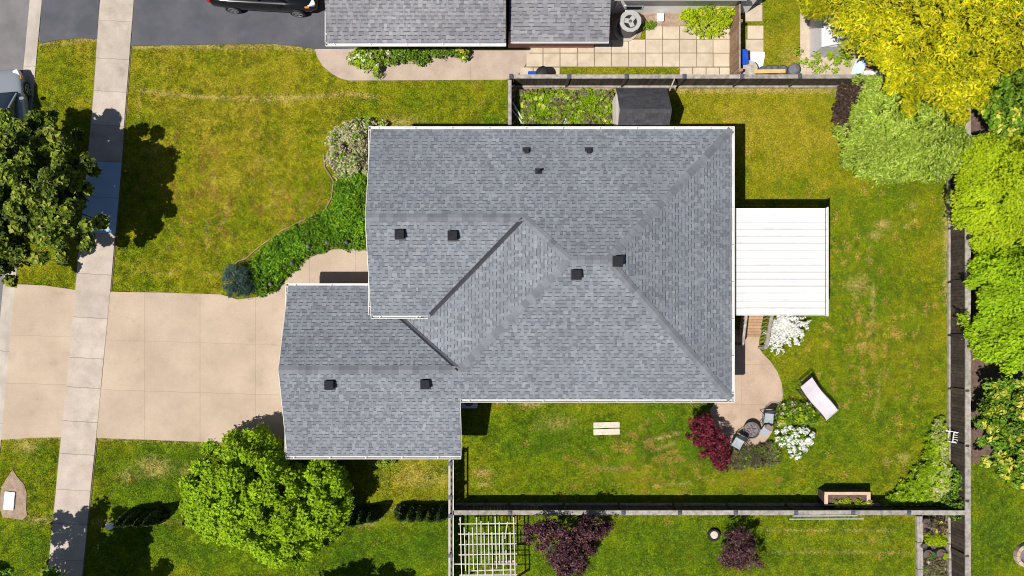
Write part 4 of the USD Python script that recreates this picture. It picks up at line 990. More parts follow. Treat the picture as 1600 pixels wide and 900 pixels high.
for k in range(3):
    q_ = k * 2.1; obj('leg', tube((p[0] + 0.05 + 0.15 * math.cos(q_), p[1] + 0.15 * math.sin(q_), 0.48), (p[0] + 0.05 + 0.26 * math.cos(q_), p[1] + 0.26 * math.sin(q_), 0.03), 0.015), 'black_matt', t)
p = G(833, 117, 0.35)
obj('storage_tote', cat_([box((p[0], p[1], 0.2), (0.42, 0.26, 0.34), 0.0, 0.03), box((p[0], p[1], 0.385), (0.46, 0.30, 0.03), 0.0, 0.04)]), 'plastic_blue', label='low blue tote behind the top fence beside the black grill', cat='tote')
p = G(1298, 50, 0.8)
t = thing('storage_shed', 'small pale plastic garden shed half under the yellow tree', 'shed', (p[0], p[1], 0))
w0, w1 = p[0] - 0.62, p[0] + 0.75; d0, d1 = p[1] - 0.85, p[1] + 0.85; rx_ = p[0] - 0.08
obj('wall', prism(sbox(w0 + 0.04, d0 + 0.04, w1 - 0.04, d1 - 0.04), 0, 1.25), 'shed_plastic', t)
obj('roof_panel', bar((w0, p[1], 1.28), (rx_, p[1], 1.6), d1 - d0, 0.04), 'shed_plastic', t)
obj('roof_panel', bar((rx_, p[1], 1.6), (w1, p[1], 1.28), d1 - d0, 0.04), 'tarp_blue', t, label='light blue roof panel')
p = G(1342, 104, 0.4)
obj('blue_sheet', surf([[(p[0] + x + 0.4 * y, p[1] + y, 0.4 + 0.1 * math.sin(6 * x)) for x in np.linspace(-0.2, 0.25, 5)] for y in np.linspace(-0.45, 0.35, 5)]), 'tarp_blue', label='pale blue plastic sheet under the yellow tree near the top fence', cat='sheet')
p = G(1364, 97, 0.6)
t = thing('garden_chair', 'brown wooden chair under the edge of the yellow tree', 'chair', (p[0], p[1], 0))
for k in range(5): obj('seat_slat', box((p[0] - 0.2 + k * 0.1, p[1], 0.44), (0.085, 0.5, 0.025)), 'orange_wood' if 0 else 'brown_wood', t)
for k in range(4): obj('back_slat', box((p[0] + (k - 1.5) * 0.11, p[1] + 0.26, 0.7), (0.07, 0.02, 0.45)), 'brown_wood', t)
for sx, sy in ((-1, -1), (1, -1), (-1, 1), (1, 1)): obj('leg', box((p[0] + sx * 0.22, p[1] + sy * 0.23, 0.22), (0.05, 0.05, 0.42)), 'brown_wood', t)
p = G(1365, 116, 0.3)
obj('board', box((p[0], p[1], 0.35), (0.95, 0.2, 0.06), -0.05), 'plastic_white', label='white board lying behind the top fence beneath the yellow tree', cat='board')


# ------------------------------------------------------------ cars
def car(label, c, ang, paint, length, width, height, sedan, parked):
    T_ = np.eye(4); T_[:3, :3] = trimesh.transformations.rotation_matrix(ang, (0, 0, 1))[:3, :3]; T_[:3, 3] = (c[0], c[1], c[2])

    def tf(m):
        v, f = (m.vertices, m.faces) if isinstance(m, trimesh.Trimesh) else m
        return np.asarray(v) @ T_[:3, :3].T + T_[:3, 3], np.asarray(f)
    t = thing('parked_car', label, 'car', c, parked)
    hl, hw = length / 2, width / 2

    def loft(stations, n=24, e=0.42):
        V, Fc = [], []
        a = np.arange(n) / n * 2 * math.pi
        for x, w, z0, z1 in stations:
            cy = np.sign(np.cos(a)) * np.abs(np.cos(a)) ** e * w; cz = np.sign(np.sin(a)) * np.abs(np.sin(a)) ** e
            V.append(np.stack([np.full(n, x), cy, (z0 + z1) / 2 + cz * (z1 - z0) / 2], 1))
        m = len(V); V = np.vstack(V)
        for i in range(m - 1):
            for k in range(n):
                k2 = (k + 1) % n
                Fc += [(i * n + k, (i + 1) * n + k, i * n + k2), (i * n + k2, (i + 1) * n + k, (i + 1) * n + k2)]
        for k in range(1, n - 1): Fc += [(0, k, k + 1), ((m - 1) * n, (m - 1) * n + k + 1, (m - 1) * n + k)]
        return V, np.array(Fc)
    belt = height * 0.60; hood = height * (0.55 if sedan else 0.60)
    obj('body', tf(loft([(-hl, hw * 0.78, 0.42, belt - 0.08), (-hl + 0.12, hw * 0.92, 0.30, belt), (-hl * 0.6, hw, 0.25, belt), (0, hw, 0.24, belt - 0.02), (hl * 0.42, hw, 0.25, belt - 0.03), (hl * 0.55, hw * 0.99, 0.25, hood),
                         (hl - 0.35, hw * 0.93, 0.28, hood - 0.08), (hl - 0.10, hw * 0.80, 0.32, hood - 0.17), (hl, hw * 0.62, 0.40, hood - 0.28)])), paint, t, smooth=40)
    r0 = -hl * (0.62 if sedan else 0.90)
    cab = loft([(r0 - 0.12, hw * 0.78, belt - 0.10, belt + 0.02), (r0 + (0.55 if sedan else 0.25), hw * 0.74, belt - 0.1, height - 0.06), (-0.1, hw * 0.76, belt - 0.1, height), (hl * 0.12, hw * 0.74, belt - 0.1, height - 0.07), (hl * 0.5, hw * 0.80, belt - 0.12, belt - 0.01)], e=0.5)
    obj('windows', tf(cab), 'car_glass', t, smooth=40)
    rs = loft([(r0 + (0.5 if sedan else 0.16), hw * 0.62, height - 0.12, height - 0.05), (-0.1, hw * 0.68, height - 0.1, height + 0.012), (hl * 0.10, hw * 0.66, height - 0.12, height - 0.035)], e=0.5)
    obj('roof', tf(rs), paint, t, smooth=40)
    for s in (-1, 1):
        for x0_, x1_, z0_, z1_ in ((hl * 0.12, hl * 0.46, height - 0.09, belt), (-0.12, -0.12, height - 0.02, belt)):
            obj('pillar', tf(bar((x0_, s * hw * 0.70, z0_), (x1_, s * hw * 0.80, z1_), 0.06, 0.05)), paint, t)
        obj('mirror', tf(box((hl * 0.34, s * (hw + 0.09), belt + 0.05), (0.12, 0.2, 0.13), 0, 0.04)), paint, t)
        obj('headlight', tf(box((hl - 0.26, s * hw * 0.72, hood - 0.19), (0.34, 0.22, 0.12), -s * 0.35, 0.05)), 'clear_lens', t)
        obj('indicator', tf(box((hl - 0.42, s * hw * 0.905, hood - 0.19), (0.2, 0.06, 0.09), -s * 0.15, 0.02)), 'amber_lens', t)
        obj('taillight', tf(box((-hl + 0.1, s * hw * 0.80, belt - 0.12), (0.2, 0.22, 0.2), s * 0.3, 0.04)), 'red_lens', t)
        for x in (-hl * 0.60, hl * 0.60):
            w_ = obj('wheel', tf(tube((x, s * (hw - 0.2), 0.33), (x, s * (hw + 0.02), 0.33), 0.33, 24)), 'rubber', t)
            ms = [tube((x, s * (hw + 0.015), 0.33), (x, s * (hw + 0.03), 0.33), 0.07, 12)]
            for k in range(5):
                q_ = k * 2 * math.pi / 5
                ms.append(bar((x, s * (hw + 0.024), 0.33), (x + 0.22 * math.cos(q_), s * (hw + 0.024), 0.33 + 0.22 * math.sin(q_)), 0.06, 0.02, up=(0, 1, 0)))
            for k in range(16):
                q_, q2 = k * math.pi / 8, (k + 1) * math.pi / 8
                ms.append(bar((x + 0.22 * math.cos(q_), s * (hw + 0.022), 0.33 + 0.22 * math.sin(q_)), (x + 0.22 * math.cos(q2), s * (hw + 0.022), 0.33 + 0.22 * math.sin(q2)), 0.03, 0.035, up=(0, 1, 0)))
            obj('rim', tf(cat_(ms)), 'rim_metal', w_)
    return t


sv = G(419, 22)
car('black car with dark glass parked on the asphalt driveway at the top edge', (sv[0] + 0.05, sv[1] + 0.86, 0.03), -0.055, 'black_paint', 4.75, 1.86, 1.66, False, None)
sv = G(38, 108, 0.6)
car('silver blue car parked on the road under the street tree', (sv[0] - 0.86, sv[1] - 2.2, -0.115), math.pi / 2 + 0.09, 'silver_paint', 4.5, 1.76, 1.42, True, None)


# ------------------------------------------------------------ plants
def leaves(c, nrm, size, aspect, r, fold=0.25, droop=None):
    """One folded four-cornered leaf at each point."""
    n = len(c)
    nrm = nrm / np.linalg.norm(nrm, axis=1, keepdims=True)
    t = r.normal(size=(n, 3)) if droop is None else droop + 0.6 * r.normal(size=(n, 3))
    t -= nrm * (t * nrm).sum(1, keepdims=True); t /= np.linalg.norm(t, axis=1, keepdims=True) + 1e-9
    b = np.cross(nrm, t)
    s = size * r.uniform(0.65, 1.35, n)[:, None]
    v = np.stack([c - t * s * 0.5, c + b * s * aspect * 0.5 + nrm * s * fold * 0.4, c + t * s * 0.5 - nrm * s * 0.12, c - b * s * aspect * 0.5 + nrm * s * fold * 0.4], 1).reshape(-1, 3)
    k = np.arange(n)[:, None] * 4
    return v, np.vstack([k + [[0, 2, 1]], k + [[0, 3, 2]]])


def cloud(cc, rc, per, size, aspect, seed, up=0.5, rand=0.6, flat=0.75, zmin=0.04, droop=False):
    """Leaves in tufts round the points cc, thickest on the outside of each tuft."""
    r = np.random.default_rng(seed)
    cc = np.repeat(cc, per, 0); rr_ = np.repeat(rc, per)[:, None] if np.ndim(rc) else rc
    d = r.normal(size=cc.shape); d /= np.linalg.norm(d, axis=1, keepdims=True)
    d[:, 2] = np.where(r.random(len(d)) < 0.75, np.abs(d[:, 2]), d[:, 2])
    p = cc + d * rr_ * (r.random((len(d), 1)) ** 0.5) * (1, 1, flat)
    nrm = d * 0.8 + np.array([0, 0, up]) + rand * r.normal(size=d.shape)
    ok = p[:, 2] > zmin
    return leaves(p[ok], nrm[ok], size, aspect, r, droop=(d * (1, 1, 0.2))[ok] + (0, 0, -0.3) if droop else None)


def patches(cc, out, rc, per, size, aspect, seed, up=0.5, rand=0.4, zmin=0.04, droop=True):
    """Leaves laid in overlapping patches along the skin of a crown, tips hanging outwards."""
    r = np.random.default_rng(seed)
    cc, o = np.repeat(cc, per, 0), np.repeat(out, per, 0); rr_ = np.repeat(rc, per)[:, None]
    t = r.normal(size=cc.shape); t -= o * (t * o).sum(1, keepdims=True); t /= np.linalg.norm(t, axis=1, keepdims=True)
    q = r.random((len(cc), 1)) ** 0.6
    p = cc + t * rr_ * q + o * rr_ * (0.45 * (1 - q * q) + 0.28 * r.normal(size=(len(cc), 1)))
    nrm = o * 0.55 + t * q * 0.3 + np.array([0, 0, up]) + rand * r.normal(size=cc.shape)
    ok = p[:, 2] > zmin
    return leaves(p[ok], nrm[ok], size, aspect, r, droop=((o + t * 0.4) * (1, 1, 0.2))[ok] + (0, 0, -0.25) if droop else None)


def crown_pts(ells, k, seed, lo=0.72, hi=1.0, low=-0.35):
    """Tuft centres near the skin of one or more ellipsoids (centre, radii), with lumps and gaps."""
    r = np.random.default_rng(seed); out = []
    dirs = []
    vol = np.array([e[1][0] * e[1][1] for e in ells]); vol = vol / vol.sum()
    for (c, rad), w in zip(ells, vol):
        n = int(k * w)
        d = r.normal(size=(n * 3, 3)); d /= np.linalg.norm(d, axis=1, keepdims=True); d = d[d[:, 2] > low][:n]
        lump = 0.82 + 0.36 * noise(d * 2.2 + seed, seed)
        w3 = d / np.array(rad); dirs.append(w3 / np.linalg.norm(w3, axis=1, keepdims=True))
        out.append(np.array(c) + d * np.array(rad) * (lump * r.uniform(lo, hi, len(d)))[:, None])
    return np.vstack(out), np.vstack(dirs)


def tree(name, label, catg, base, ells, k, rc, per, size, aspect, leaf, seed, trunk=0.1, up=0.5, group=None, droop=False, lo=0.72, limbs=7, extra=None, flat=0.75, core=0.5, rand=0.6, shell=False, hi=1.0):
    r = np.random.default_rng(seed + 1000)
    t = thing(name, label, catg, (base[0], base[1], 0), group)
    pts, dirs = crown_pts(ells, k, seed, lo, hi)
    zc_ = float(np.mean([e[0][2] for e in ells])); top = np.array([base[0], base[1], max(0.25, zc_ * 0.6)])
    cen = np.mean([e[0] for e in ells], 0)
    obj('trunk', cat_([tube((base[0], base[1], -0.05), top, trunk, 9, trunk * 0.75), tube(top, (top + cen) / 2 + (0, 0, 0.1), trunk * 0.75, 8, trunk * 0.5)]), 'bark', t)
    for i in r.choice(len(pts), min(limbs, len(pts)), replace=False):
        mid = (top + pts[i]) / 2 + (0, 0, 0.12 * zc_)
        obj('limb', cat_([tube(top, mid, trunk * 0.5, 6, trunk * 0.32), tube(mid, top + (pts[i] - top) * 0.92, trunk * 0.32, 6, trunk * 0.1)]), 'bark', t)
    rcs = rc * r.uniform(0.7, 1.25, len(pts))
    m = [patches(pts, dirs, rcs, per, size, aspect, seed, up, rand) if shell else cloud(pts, rcs, per, size, aspect, seed, up, rand, flat, droop=droop)]
    if core:                                                        # sparser leaves inside, which close the crown
        ip = np.vstack([np.array(c) + (lambda d: d / np.linalg.norm(d, axis=1, keepdims=True))(r.normal(size=(int(k * core), 3))) * np.array(rad) * (0.6 * r.random((int(k * core), 1)) ** 0.4) for c, rad in ells])
        m.append(cloud(ip, rc, per // 2, size * 1.1, aspect, seed + 5, up, 0.8))
    obj('crown', cat_(m), leaf, t)
    if extra:
        lf2, frac, sz, nm = extra
        pe = pts[r.random(len(pts)) < frac] + (0, 0, rc * 0.35)
        obj(nm, cloud(pe, rc * 0.75, max(6, per // 5), sz, aspect, seed + 9, 0.9, 0.5, flat), lf2, t, kind='stuff')
    return t


def E(px, py, h, rx, ry, rz):
    """An ellipsoid seen at a place of the plan; rx and ry in plan pixels, rz in metres."""
    k = (H - h) / F; p = G(px, py, h)
    return (p, (rx * k, ry * k, rz))


# street trees at the left
tree('street_tree', 'dark green maple at the left overhanging the sidewalk and the parked car', 'tree', G(108, 318)[:2], [E(62, 292, 3.1, 96, 108, 1.7), E(-10, 320, 3.0, 100, 110, 1.7), E(30, 215, 2.6, 75, 42, 0.9), E(10, 385, 2.6, 45, 55, 0.9), E(84, 262, 3.5, 58, 62, 1.0), E(88, 338, 3.3, 52, 52, 0.9)], 235, 0.36, 130, 0.18, 0.8, 'leaf_street', 1, 0.14, up=0.8, limbs=16, lo=0.4, hi=1.14, core=0.12, flat=0.6, extra=('leaf_street_tip', 0.5, 0.2, 'young_leaves'))
tree('street_tree', 'maple crown at the bottom left corner shading the sidewalk', 'tree', G(60, 930)[:2], [E(0, 955, 3.6, 85, 80, 1.5), E(60, 970, 3.4, 60, 60, 1.2)], 130, 0.36, 120, 0.18, 0.8, 'leaf_green', 2, 0.13, limbs=10, lo=0.4, hi=1.15, core=0.12)
# front garden tree with two lobes
tree('garden_tree', 'bright green rounded tree in front of the garage with two lobes', 'tree', G(440, 760)[:2], [E(382, 763, 1.75, 86, 82, 1.5), E(504, 778, 1.35, 42, 58, 1.15), E(445, 834, 1.3, 58, 44, 1.0), E(338, 795, 1.2, 46, 46, 0.9), E(398, 696, 1.2, 36, 24, 0.7)], 430, 0.30, 90, 0.15, 0.62, 'leaf_bright', 3, 0.12, up=0.55, limbs=8, lo=0.86, core=0.6, rand=0.42, shell=True)
# big yellow tree at the top right
tree('locust_tree', 'large golden yellow tree filling the top right corner', 'tree', G(1440, 120)[:2], [E(1460, 40, 5.0, 120, 80, 1.5), E(1350, 15, 4.6, 75, 45, 1.0), E(1560, 40, 4.6, 90, 90, 1.3), E(1440, 120, 4.0, 70, 50, 1.0), E(1500, 140, 3.6, 45, 50, 0.9), E(1380, 70, 4.0, 55, 35, 0.8), E(1470, -50, 4.6, 190, 60, 1.0), E(1275, 5, 4.2, 26, 22, 0.5)], 330, 0.42, 130, 0.19, 0.36, 'leaf_yellow', 4, 0.2, up=0.5, limbs=14, lo=0.55, core=0.25, flat=0.5)
tree('garden_tree', 'pale green rounded tree in the top right corner of the back lawn', 'tree', G(1405, 222)[:2], [E(1415, 205, 2.0, 84, 78, 1.3), E(1385, 250, 1.5, 62, 32, 0.8), E(1450, 240, 1.5, 44, 40, 0.8), E(1350, 220, 1.4, 34, 40, 0.8), E(1375, 150, 1.6, 40, 30, 0.7)], 300, 0.32, 100, 0.15, 0.45, 'leaf_pale', 5, 0.1, up=0.4, limbs=8, lo=0.76, core=0.6, rand=0.45, shell=True)
tree('smoke_bush', 'dark purple brown bush beside the pale green tree', 'shrub', G(1330, 178)[:2], [E(1324, 152, 1.4, 16, 16, 0.5), E(1320, 170, 1.5, 14, 12, 0.5), E(1322, 192, 1.3, 17, 16, 0.5), E(1338, 140, 1.5, 12, 10, 0.4)], 40, 0.24, 70, 0.13, 0.8, 'leaf_brown', 6, 0.04, limbs=5)
# beyond the right fence
tree('broad_shrub', 'bright lime green rounded shrub behind the right fence, upper of two', 'shrub', G(1550, 330)[:2], [E(1565, 300, 2.2, 62, 82, 1.1), E(1535, 330, 1.8, 36, 58, 0.9), E(1620, 300, 2.2, 50, 85, 1.1), E(1535, 255, 1.8, 34, 38, 0.8)], 380, 0.30, 90, 0.12, 0.6, 'leaf_lime', 7, 0.1, up=0.6, lo=0.88, core=0.6, rand=0.4, shell=True)
tree('broad_shrub', 'green leafy shrub behind the right fence below the lime shrub', 'shrub', G(1560, 480)[:2], [E(1580, 440, 2.0, 60, 58, 1.0), E(1550, 515, 1.8, 34, 52, 0.9), E(1610, 530, 2.0, 60, 58, 1.0), E(1545, 420, 1.6, 26, 30, 0.7), E(1590, 500, 2.1, 50, 60, 1.0)], 260, 0.32, 95, 0.14, 0.6, 'leaf_bright', 8, 0.1, up=0.55, lo=0.72, core=0.5, rand=0.45, shell=True)
tree('variegated_shrub', 'yellow tipped dark green shrub behind the right fence', 'shrub', G(1570, 670)[:2], [E(1580, 670, 1.6, 52, 78, 0.9), E(1560, 640, 1.4, 36, 42, 0.8), E(1610, 690, 1.6, 50, 80, 0.9)], 120, 0.3, 80, 0.17, 0.6, 'leaf_green', 9, 0.08, up=0.6, lo=0.85, extra=('leaf_tip', 0.75, 0.19, 'young_leaves'))
tree('flowering_shrub', 'dark shrub with cream flowers at the right edge below the yellow tree', 'shrub', G(1580, 180)[:2], [E(1580, 165, 2.0, 44, 48, 0.9), E(1620, 190, 2.0, 40, 50, 0.9)], 80, 0.32, 90, 0.16, 0.65, 'leaf_green', 10, 0.08, extra=('leaf_tip', 0.55, 0.17, 'flowers'))
# back garden shrubs
tree('red_maple_shrub', 'crimson leaved shrub on the left edge of the back patio', 'shrub', G(1105, 680)[:2], [E(1095, 672, 0.9, 18, 24, 0.45), E(1112, 690, 0.9, 24, 26, 0.45), E(1122, 714, 0.7, 16, 18, 0.35), E(1102, 660, 1.0, 12, 12, 0.3)], 75, 0.2, 70, 0.10, 0.6, 'leaf_red', 11, 0.04, limbs=5)
tree('plum_tree', 'broad purple leaved tree below the bottom fence beside the trellis', 'tree', G(890, 850)[:2], [E(885, 852, 1.7, 46, 36, 0.7), E(850, 828, 1.7, 32, 18, 0.5), E(922, 826, 1.7, 32, 18, 0.5), E(888, 885, 1.4, 26, 26, 0.6)], 130, 0.25, 58, 0.10, 0.6, 'leaf_purple', 12, 0.06, limbs=9, core=0.25)
tree('plum_tree', 'sparse purple leaved tree below the bottom fence beside the ring planter', 'tree', G(1150, 845)[:2], [E(1150, 850, 1.3, 27, 26, 0.55), E(1168, 874, 1.0, 26, 16, 0.4), E(1138, 868, 1.0, 18, 18, 0.4)], 70, 0.22, 46, 0.09, 0.5, 'leaf_purple', 13, 0.05, limbs=9, core=0.2)


def spray(name, label, px, py, R, n, h0, seed, arc=(0, 2 * math.pi), leaf='petal_white', green='leaf_green'):
    """Arching flowering stems that hang outwards from one root."""
    r = np.random.default_rng(seed); c = G(px, py)
    t = thing(name, label, 'shrub', c)
    P_, N_, D_ = [], [], []
    for i in range(n):
        a = r.uniform(*arc); l = R * r.uniform(0.35, 1.08) ; hh = h0 * r.uniform(0.7, 1.1); w = r.normal(0, 0.3)
        s = np.linspace(0.25, 1, 26)
        x = c[0] + np.cos(a + w * s) * l * s; y = c[1] + np.sin(a + w * s) * l * s; z = hh * (4 * s * (1.12 - s) * 0.72) + 0.08
        for q_ in range(2):
            P_.append(np.stack([x, y, z], 1) + r.normal(0, 0.028, (26, 3))); N_.append(np.tile([0, 0, 1.0], (26, 1)) + r.normal(0, 0.5, (26, 3)))
    obj('blossom', leaves(np.vstack(P_), np.vstack(N_), 0.075, 0.8, r), leaf, t)
    k = int(R * R * 900)
    a = r.uniform(*arc, k); rad = R * 0.82 * np.sqrt(r.random(k)); p_ = np.stack([c[0] + np.cos(a) * rad, c[1] + np.sin(a) * rad, h0 * 0.7 * (1 - (rad / R) ** 2) * r.uniform(0.5, 1, k) + 0.06], 1)
    obj('foliage', leaves(p_, np.tile([0, 0, 1.0], (k, 1)) + r.normal(0, 0.5, (k, 3)), 0.09, 0.5, r), green, t)
    for i in range(7):
        aa = arc[0] + (arc[1] - arc[0]) * (i + 0.5) / 7
        obj('stem', tube((c[0], c[1], 0), (c[0] + math.cos(aa) * R * 0.5, c[1] + math.sin(aa) * R * 0.5, h0 * 0.7), 0.012, 5, 0.006), 'bark', t)


spray('bridal_shrub', 'white flowered arching shrub beside the deck ramp and patio cover', 1203, 496, 1.6, 95, 0.7, 41, (-1.75, 0.15))


def bed(name, label, catg, px, h, step, rc, per, size, aspect, leaf, seed, up=0.6, kind=None, edge=0.0, extra=None, rand=0.6, hvar=0.5, droop=False, z0=0.0):
    """Low planting that covers an outline."""
    r = np.random.default_rng(seed); po = Polygon(GP(px, h * 0.6)).buffer(-edge)
    x0_, y0_, x1_, y1_ = po.bounds
    gx_, gy_ = np.meshgrid(np.arange(x0_, x1_, step), np.arange(y0_, y1_, step))
    q_ = np.stack([gx_.ravel(), gy_.ravel()], 1) + r.uniform(-0.5, 0.5, (gx_.size, 2)) * step
    q_ = q_[shapely.contains_xy(po, q_[:, 0], q_[:, 1])]
    ed = np.array([po.exterior.distance(Point(*w)) for w in q_])
    z = h * np.clip(0.45 + ed / max(0.3, h), 0, 1) * (1 - hvar + hvar * 2 * fbm(np.column_stack([q_ * 1.6, np.zeros(len(q_))]), 3, seed)) - rc * 0.6
    cc = np.column_stack([q_, np.maximum(z, 0.05) + z0])
    c0 = po.representative_point()
    t = thing(name, label, catg, (c0.x, c0.y, 0)) if catg else thing(name, label, None, (c0.x, c0.y, 0), kind=kind)
    obj('foliage', cloud(cc, rc * r.uniform(0.7, 1.3, len(cc)), per, size, aspect, seed, up, rand, droop=droop), leaf, t)
    for e_, (lf2, frac, sz, nm) in enumerate(extra or []):
        ce = cc[r.random(len(cc)) < frac] + (0, 0, rc * 0.5)
        if len(ce): obj(nm, cloud(ce, rc * 0.7, max(5, per // 4), sz, 0.8, seed + 3 + e_, 0.9, 0.5), lf2, t, kind='stuff')
    for i in range(6):
        w = q_[r.integers(len(q_))]
        obj('stem', tube((*w, 0), (*(w + r.normal(0, 0.05, 2)), max(0.1, h * 0.6)), 0.012, 5, 0.006), 'bark', t)
    return t


bed('ground_cover', 'lush green ground cover curving between the front lawn and the walkway', 'plant bed', [(396, 461), (384, 442), (384, 412), (408, 388), (440, 364), (480, 344), (510, 331), (521, 310), (524, 282), (528, 268), (580, 268), (580, 386), (520, 389), (480, 400), (455, 422), (437, 445), (415, 460)], 0.5, 0.2, 0.2, 44, 0.15, 0.42, 'leaf_cover', 51, 0.5, droop=True)
bed('flowering_shrub', 'cream and pink flowering shrub at the front corner of the bungalow', 'shrub', [(510, 262), (508, 240), (514, 212), (526, 195), (548, 187), (580, 186), (604, 192), (600, 205), (582, 205), (580, 276), (548, 277), (522, 276)], 0.95, 0.25, 0.22, 46, 0.10, 0.6, 'petal_cream', 52, 0.6, extra=[('leaf_green', 0.35, 0.11, 'green_leaves'), ('petal_pink', 0.15, 0.08, 'blossom')])
tree('blue_spruce', 'small blue green spruce at the tip of the front planting', 'shrub', G(375, 438)[:2], [E(373, 438, 0.5, 23, 26, 0.5), E(388, 446, 0.4, 14, 16, 0.4)], 70, 0.2, 90, 0.09, 0.28, 'leaf_spruce', 53, 0.05, up=0.4, limbs=3)
bed('flower_shrub', 'green and white flowering shrub under the neighbour gutter', 'shrub', [(542, 74), (610, 72), (612, 92), (600, 98), (588, 118), (572, 110), (556, 98), (542, 92)], 0.8, 0.2, 0.2, 46, 0.12, 0.5, 'leaf_pale', 54, extra=[('petal_white', 0.2, 0.10, 'blossom'), ('leaf_bright', 0.4, 0.13, 'leaves')])
bed('evergreen_shrub', 'mid green shrub right of the white flowering shrub by the neighbour path', 'shrub', [(610, 72), (672, 71), (672, 90), (660, 100), (640, 92), (612, 94)], 0.7, 0.2, 0.2, 46, 0.13, 0.5, 'leaf_green', 55)
bed('evergreen_shrub', 'yellow green shrub at the right end of the neighbour foundation planting', 'shrub', [(672, 71), (730, 71), (730, 92), (715, 88), (690, 90), (674, 88)], 0.7, 0.2, 0.2, 46, 0.13, 0.5, 'leaf_green', 56, extra=[('leaf_tip', 0.3, 0.14, 'young_leaves')])
bed('lime_shrub', 'lime yellow spreading shrub against the neighbour wall and brown fence', 'shrub', [(1060, 24), (1075, 14), (1110, 8), (1130, 0), (1158, -4), (1152, 20), (1144, 40), (1124, 54), (1098, 50), (1080, 42), (1062, 34)], 1.0, 0.22, 0.24, 50, 0.13, 0.45, 'leaf_lime', 57, droop=True, extra=[('leaf_tip', 0.12, 0.12, 'young_leaves')])
bed('small_plant', 'small green plant growing beside the air conditioner', 'plant', [(1004, 34), (1022, 32), (1024, 40), (1012, 46), (1004, 44)], 0.35, 0.16, 0.15, 40, 0.12, 0.4, 'leaf_green', 58)
bed('weeds', 'tangle of green and dry weeds between the fence and the bungalow', 'plant bed', [(806, 140), (956, 140), (960, 205), (805, 205)], 0.4, 0.17, 0.18, 40, 0.16, 0.3, 'leaf_bright', 59, 0.8, extra=[('leaf_dry', 0.4, 0.16, 'dry_stalks'), ('leaf_pale', 0.3, 0.15, 'pale_leaves'), ('leaf_tip', 0.06, 0.12, 'young_leaves'), ('petal_white', 0.012, 0.12, 'blossom')], rand=0.9)
bed('fence_hedge', 'spiky green hedge spreading over the corner of the back lawn', 'hedge', [(1462, 664), (1452, 690), (1440, 720), (1420, 748), (1395, 768), (1378, 782), (1384, 790), (1430, 788), (1462, 786), (1464, 720)], 0.5, 0.15, 0.15, 36, 0.14, 0.32, 'leaf_bright', 60, 0.8, extra=[('leaf_pale', 0.25, 0.12, 'pale_leaves')])
bed('fence_hedge', 'pale variegated hedge along the foot of the right fence', 'hedge', [(1478, 650), (1462, 660), (1456, 700), (1452, 740), (1448, 788), (1485, 787), (1487, 740), (1483, 700)], 0.6, 0.14, 0.14, 36, 0.10, 0.5, 'leaf_pale', 160, 1.0, extra=[('leaf_lime', 0.4, 0.10, 'young_leaves'), ('petal_cream', 0.5, 0.09, 'cream_leaves')])
bed('climbing_plant', 'dark green climbing plant over the corner of the right fence', 'plant', [(1490, 735), (1506, 730), (1512, 760), (1516, 790), (1512, 812), (1494, 808), (1480, 796), (1478, 780), (1490, 770)], 1.25, 0.24, 0.24, 44, 0.13, 0.6, 'leaf_green', 61)
bed('flowering_shrub', 'green shrub with pink blossoms between the sling chair and the lounger', 'shrub', [(1218, 640), (1228, 628), (1250, 626), (1272, 634), (1278, 652), (1272, 668), (1240, 668), (1214, 666), (1212, 650)], 0.6, 0.2, 0.2, 46, 0.10, 0.5, 'leaf_green', 62, extra=[('petal_pink', 0.16, 0.09, 'blossom'), ('leaf_lime', 0.4, 0.1, 'young_leaves')])
bed('bridal_shrub', 'white flowering bush at the lower right of the back patio', 'shrub', [(1210, 676), (1222, 668), (1250, 664), (1272, 670), (1276, 684), (1264, 700), (1250, 718), (1240, 716), (1232, 700), (1214, 692)], 0.6, 0.17, 0.17, 40, 0.09, 0.5, 'leaf_green', 42, extra=[('petal_white', 0.8, 0.10, 'blossom'), ('petal_white', 0.6, 0.10, 'flower_heads')])
bed('dry_plant', 'dry grey green grasses along the lower edge of the back patio', 'plant', [(1136, 716), (1142, 702), (1180, 698), (1198, 690), (1212, 686), (1222, 700), (1214, 722), (1196, 730), (1150, 735), (1134, 728)], 0.3, 0.2, 0.2, 40, 0.17, 0.22, 'leaf_dry', 63, extra=[('leaf_green', 0.25, 0.1, 'green_leaves')])
bed('planter_weeds', 'green and dry weeds growing in the raised planter', 'plant', [(1296, 776), (1352, 776), (1352, 788), (1296, 788)], 0.2, 0.16, 0.14, 26, 0.12, 0.35, 'leaf_lime', 64, extra=[('leaf_dry', 0.5, 0.12, 'dry_leaves')], hvar=0.15, z0=0.56)
bed('garden_plant', 'lime green plant in the middle of the bottom right garden bed', 'plant', [(1442, 838), (1452, 834), (1472, 836), (1482, 846), (1478, 854), (1456, 852), (1444, 850)], 0.35, 0.15, 0.15, 44, 0.12, 0.6, 'leaf_lime', 65)
bed('garden_plant', 'brown and yellow plant at the top of the bottom right garden bed', 'plant', [(1448, 809), (1478, 808), (1482, 834), (1460, 836), (1446, 830)], 0.3, 0.17, 0.15, 30, 0.11, 0.4, 'leaf_dry', 66, extra=[('leaf_brown', 0.6, 0.1, 'brown_leaves'), ('leaf_tip', 0.15, 0.1, 'young_leaves')])
bed('garden_plant', 'dry brown plants at the bottom end of the right garden bed', 'plant', [(1442, 874), (1478, 874), (1481, 920), (1443, 920)], 0.3, 0.17, 0.15, 30, 0.11, 0.4, 'leaf_dry', 67, extra=[('leaf_green', 0.25, 0.1, 'green_leaves'), ('petal_pink', 0.15, 0.08, 'blossom')])
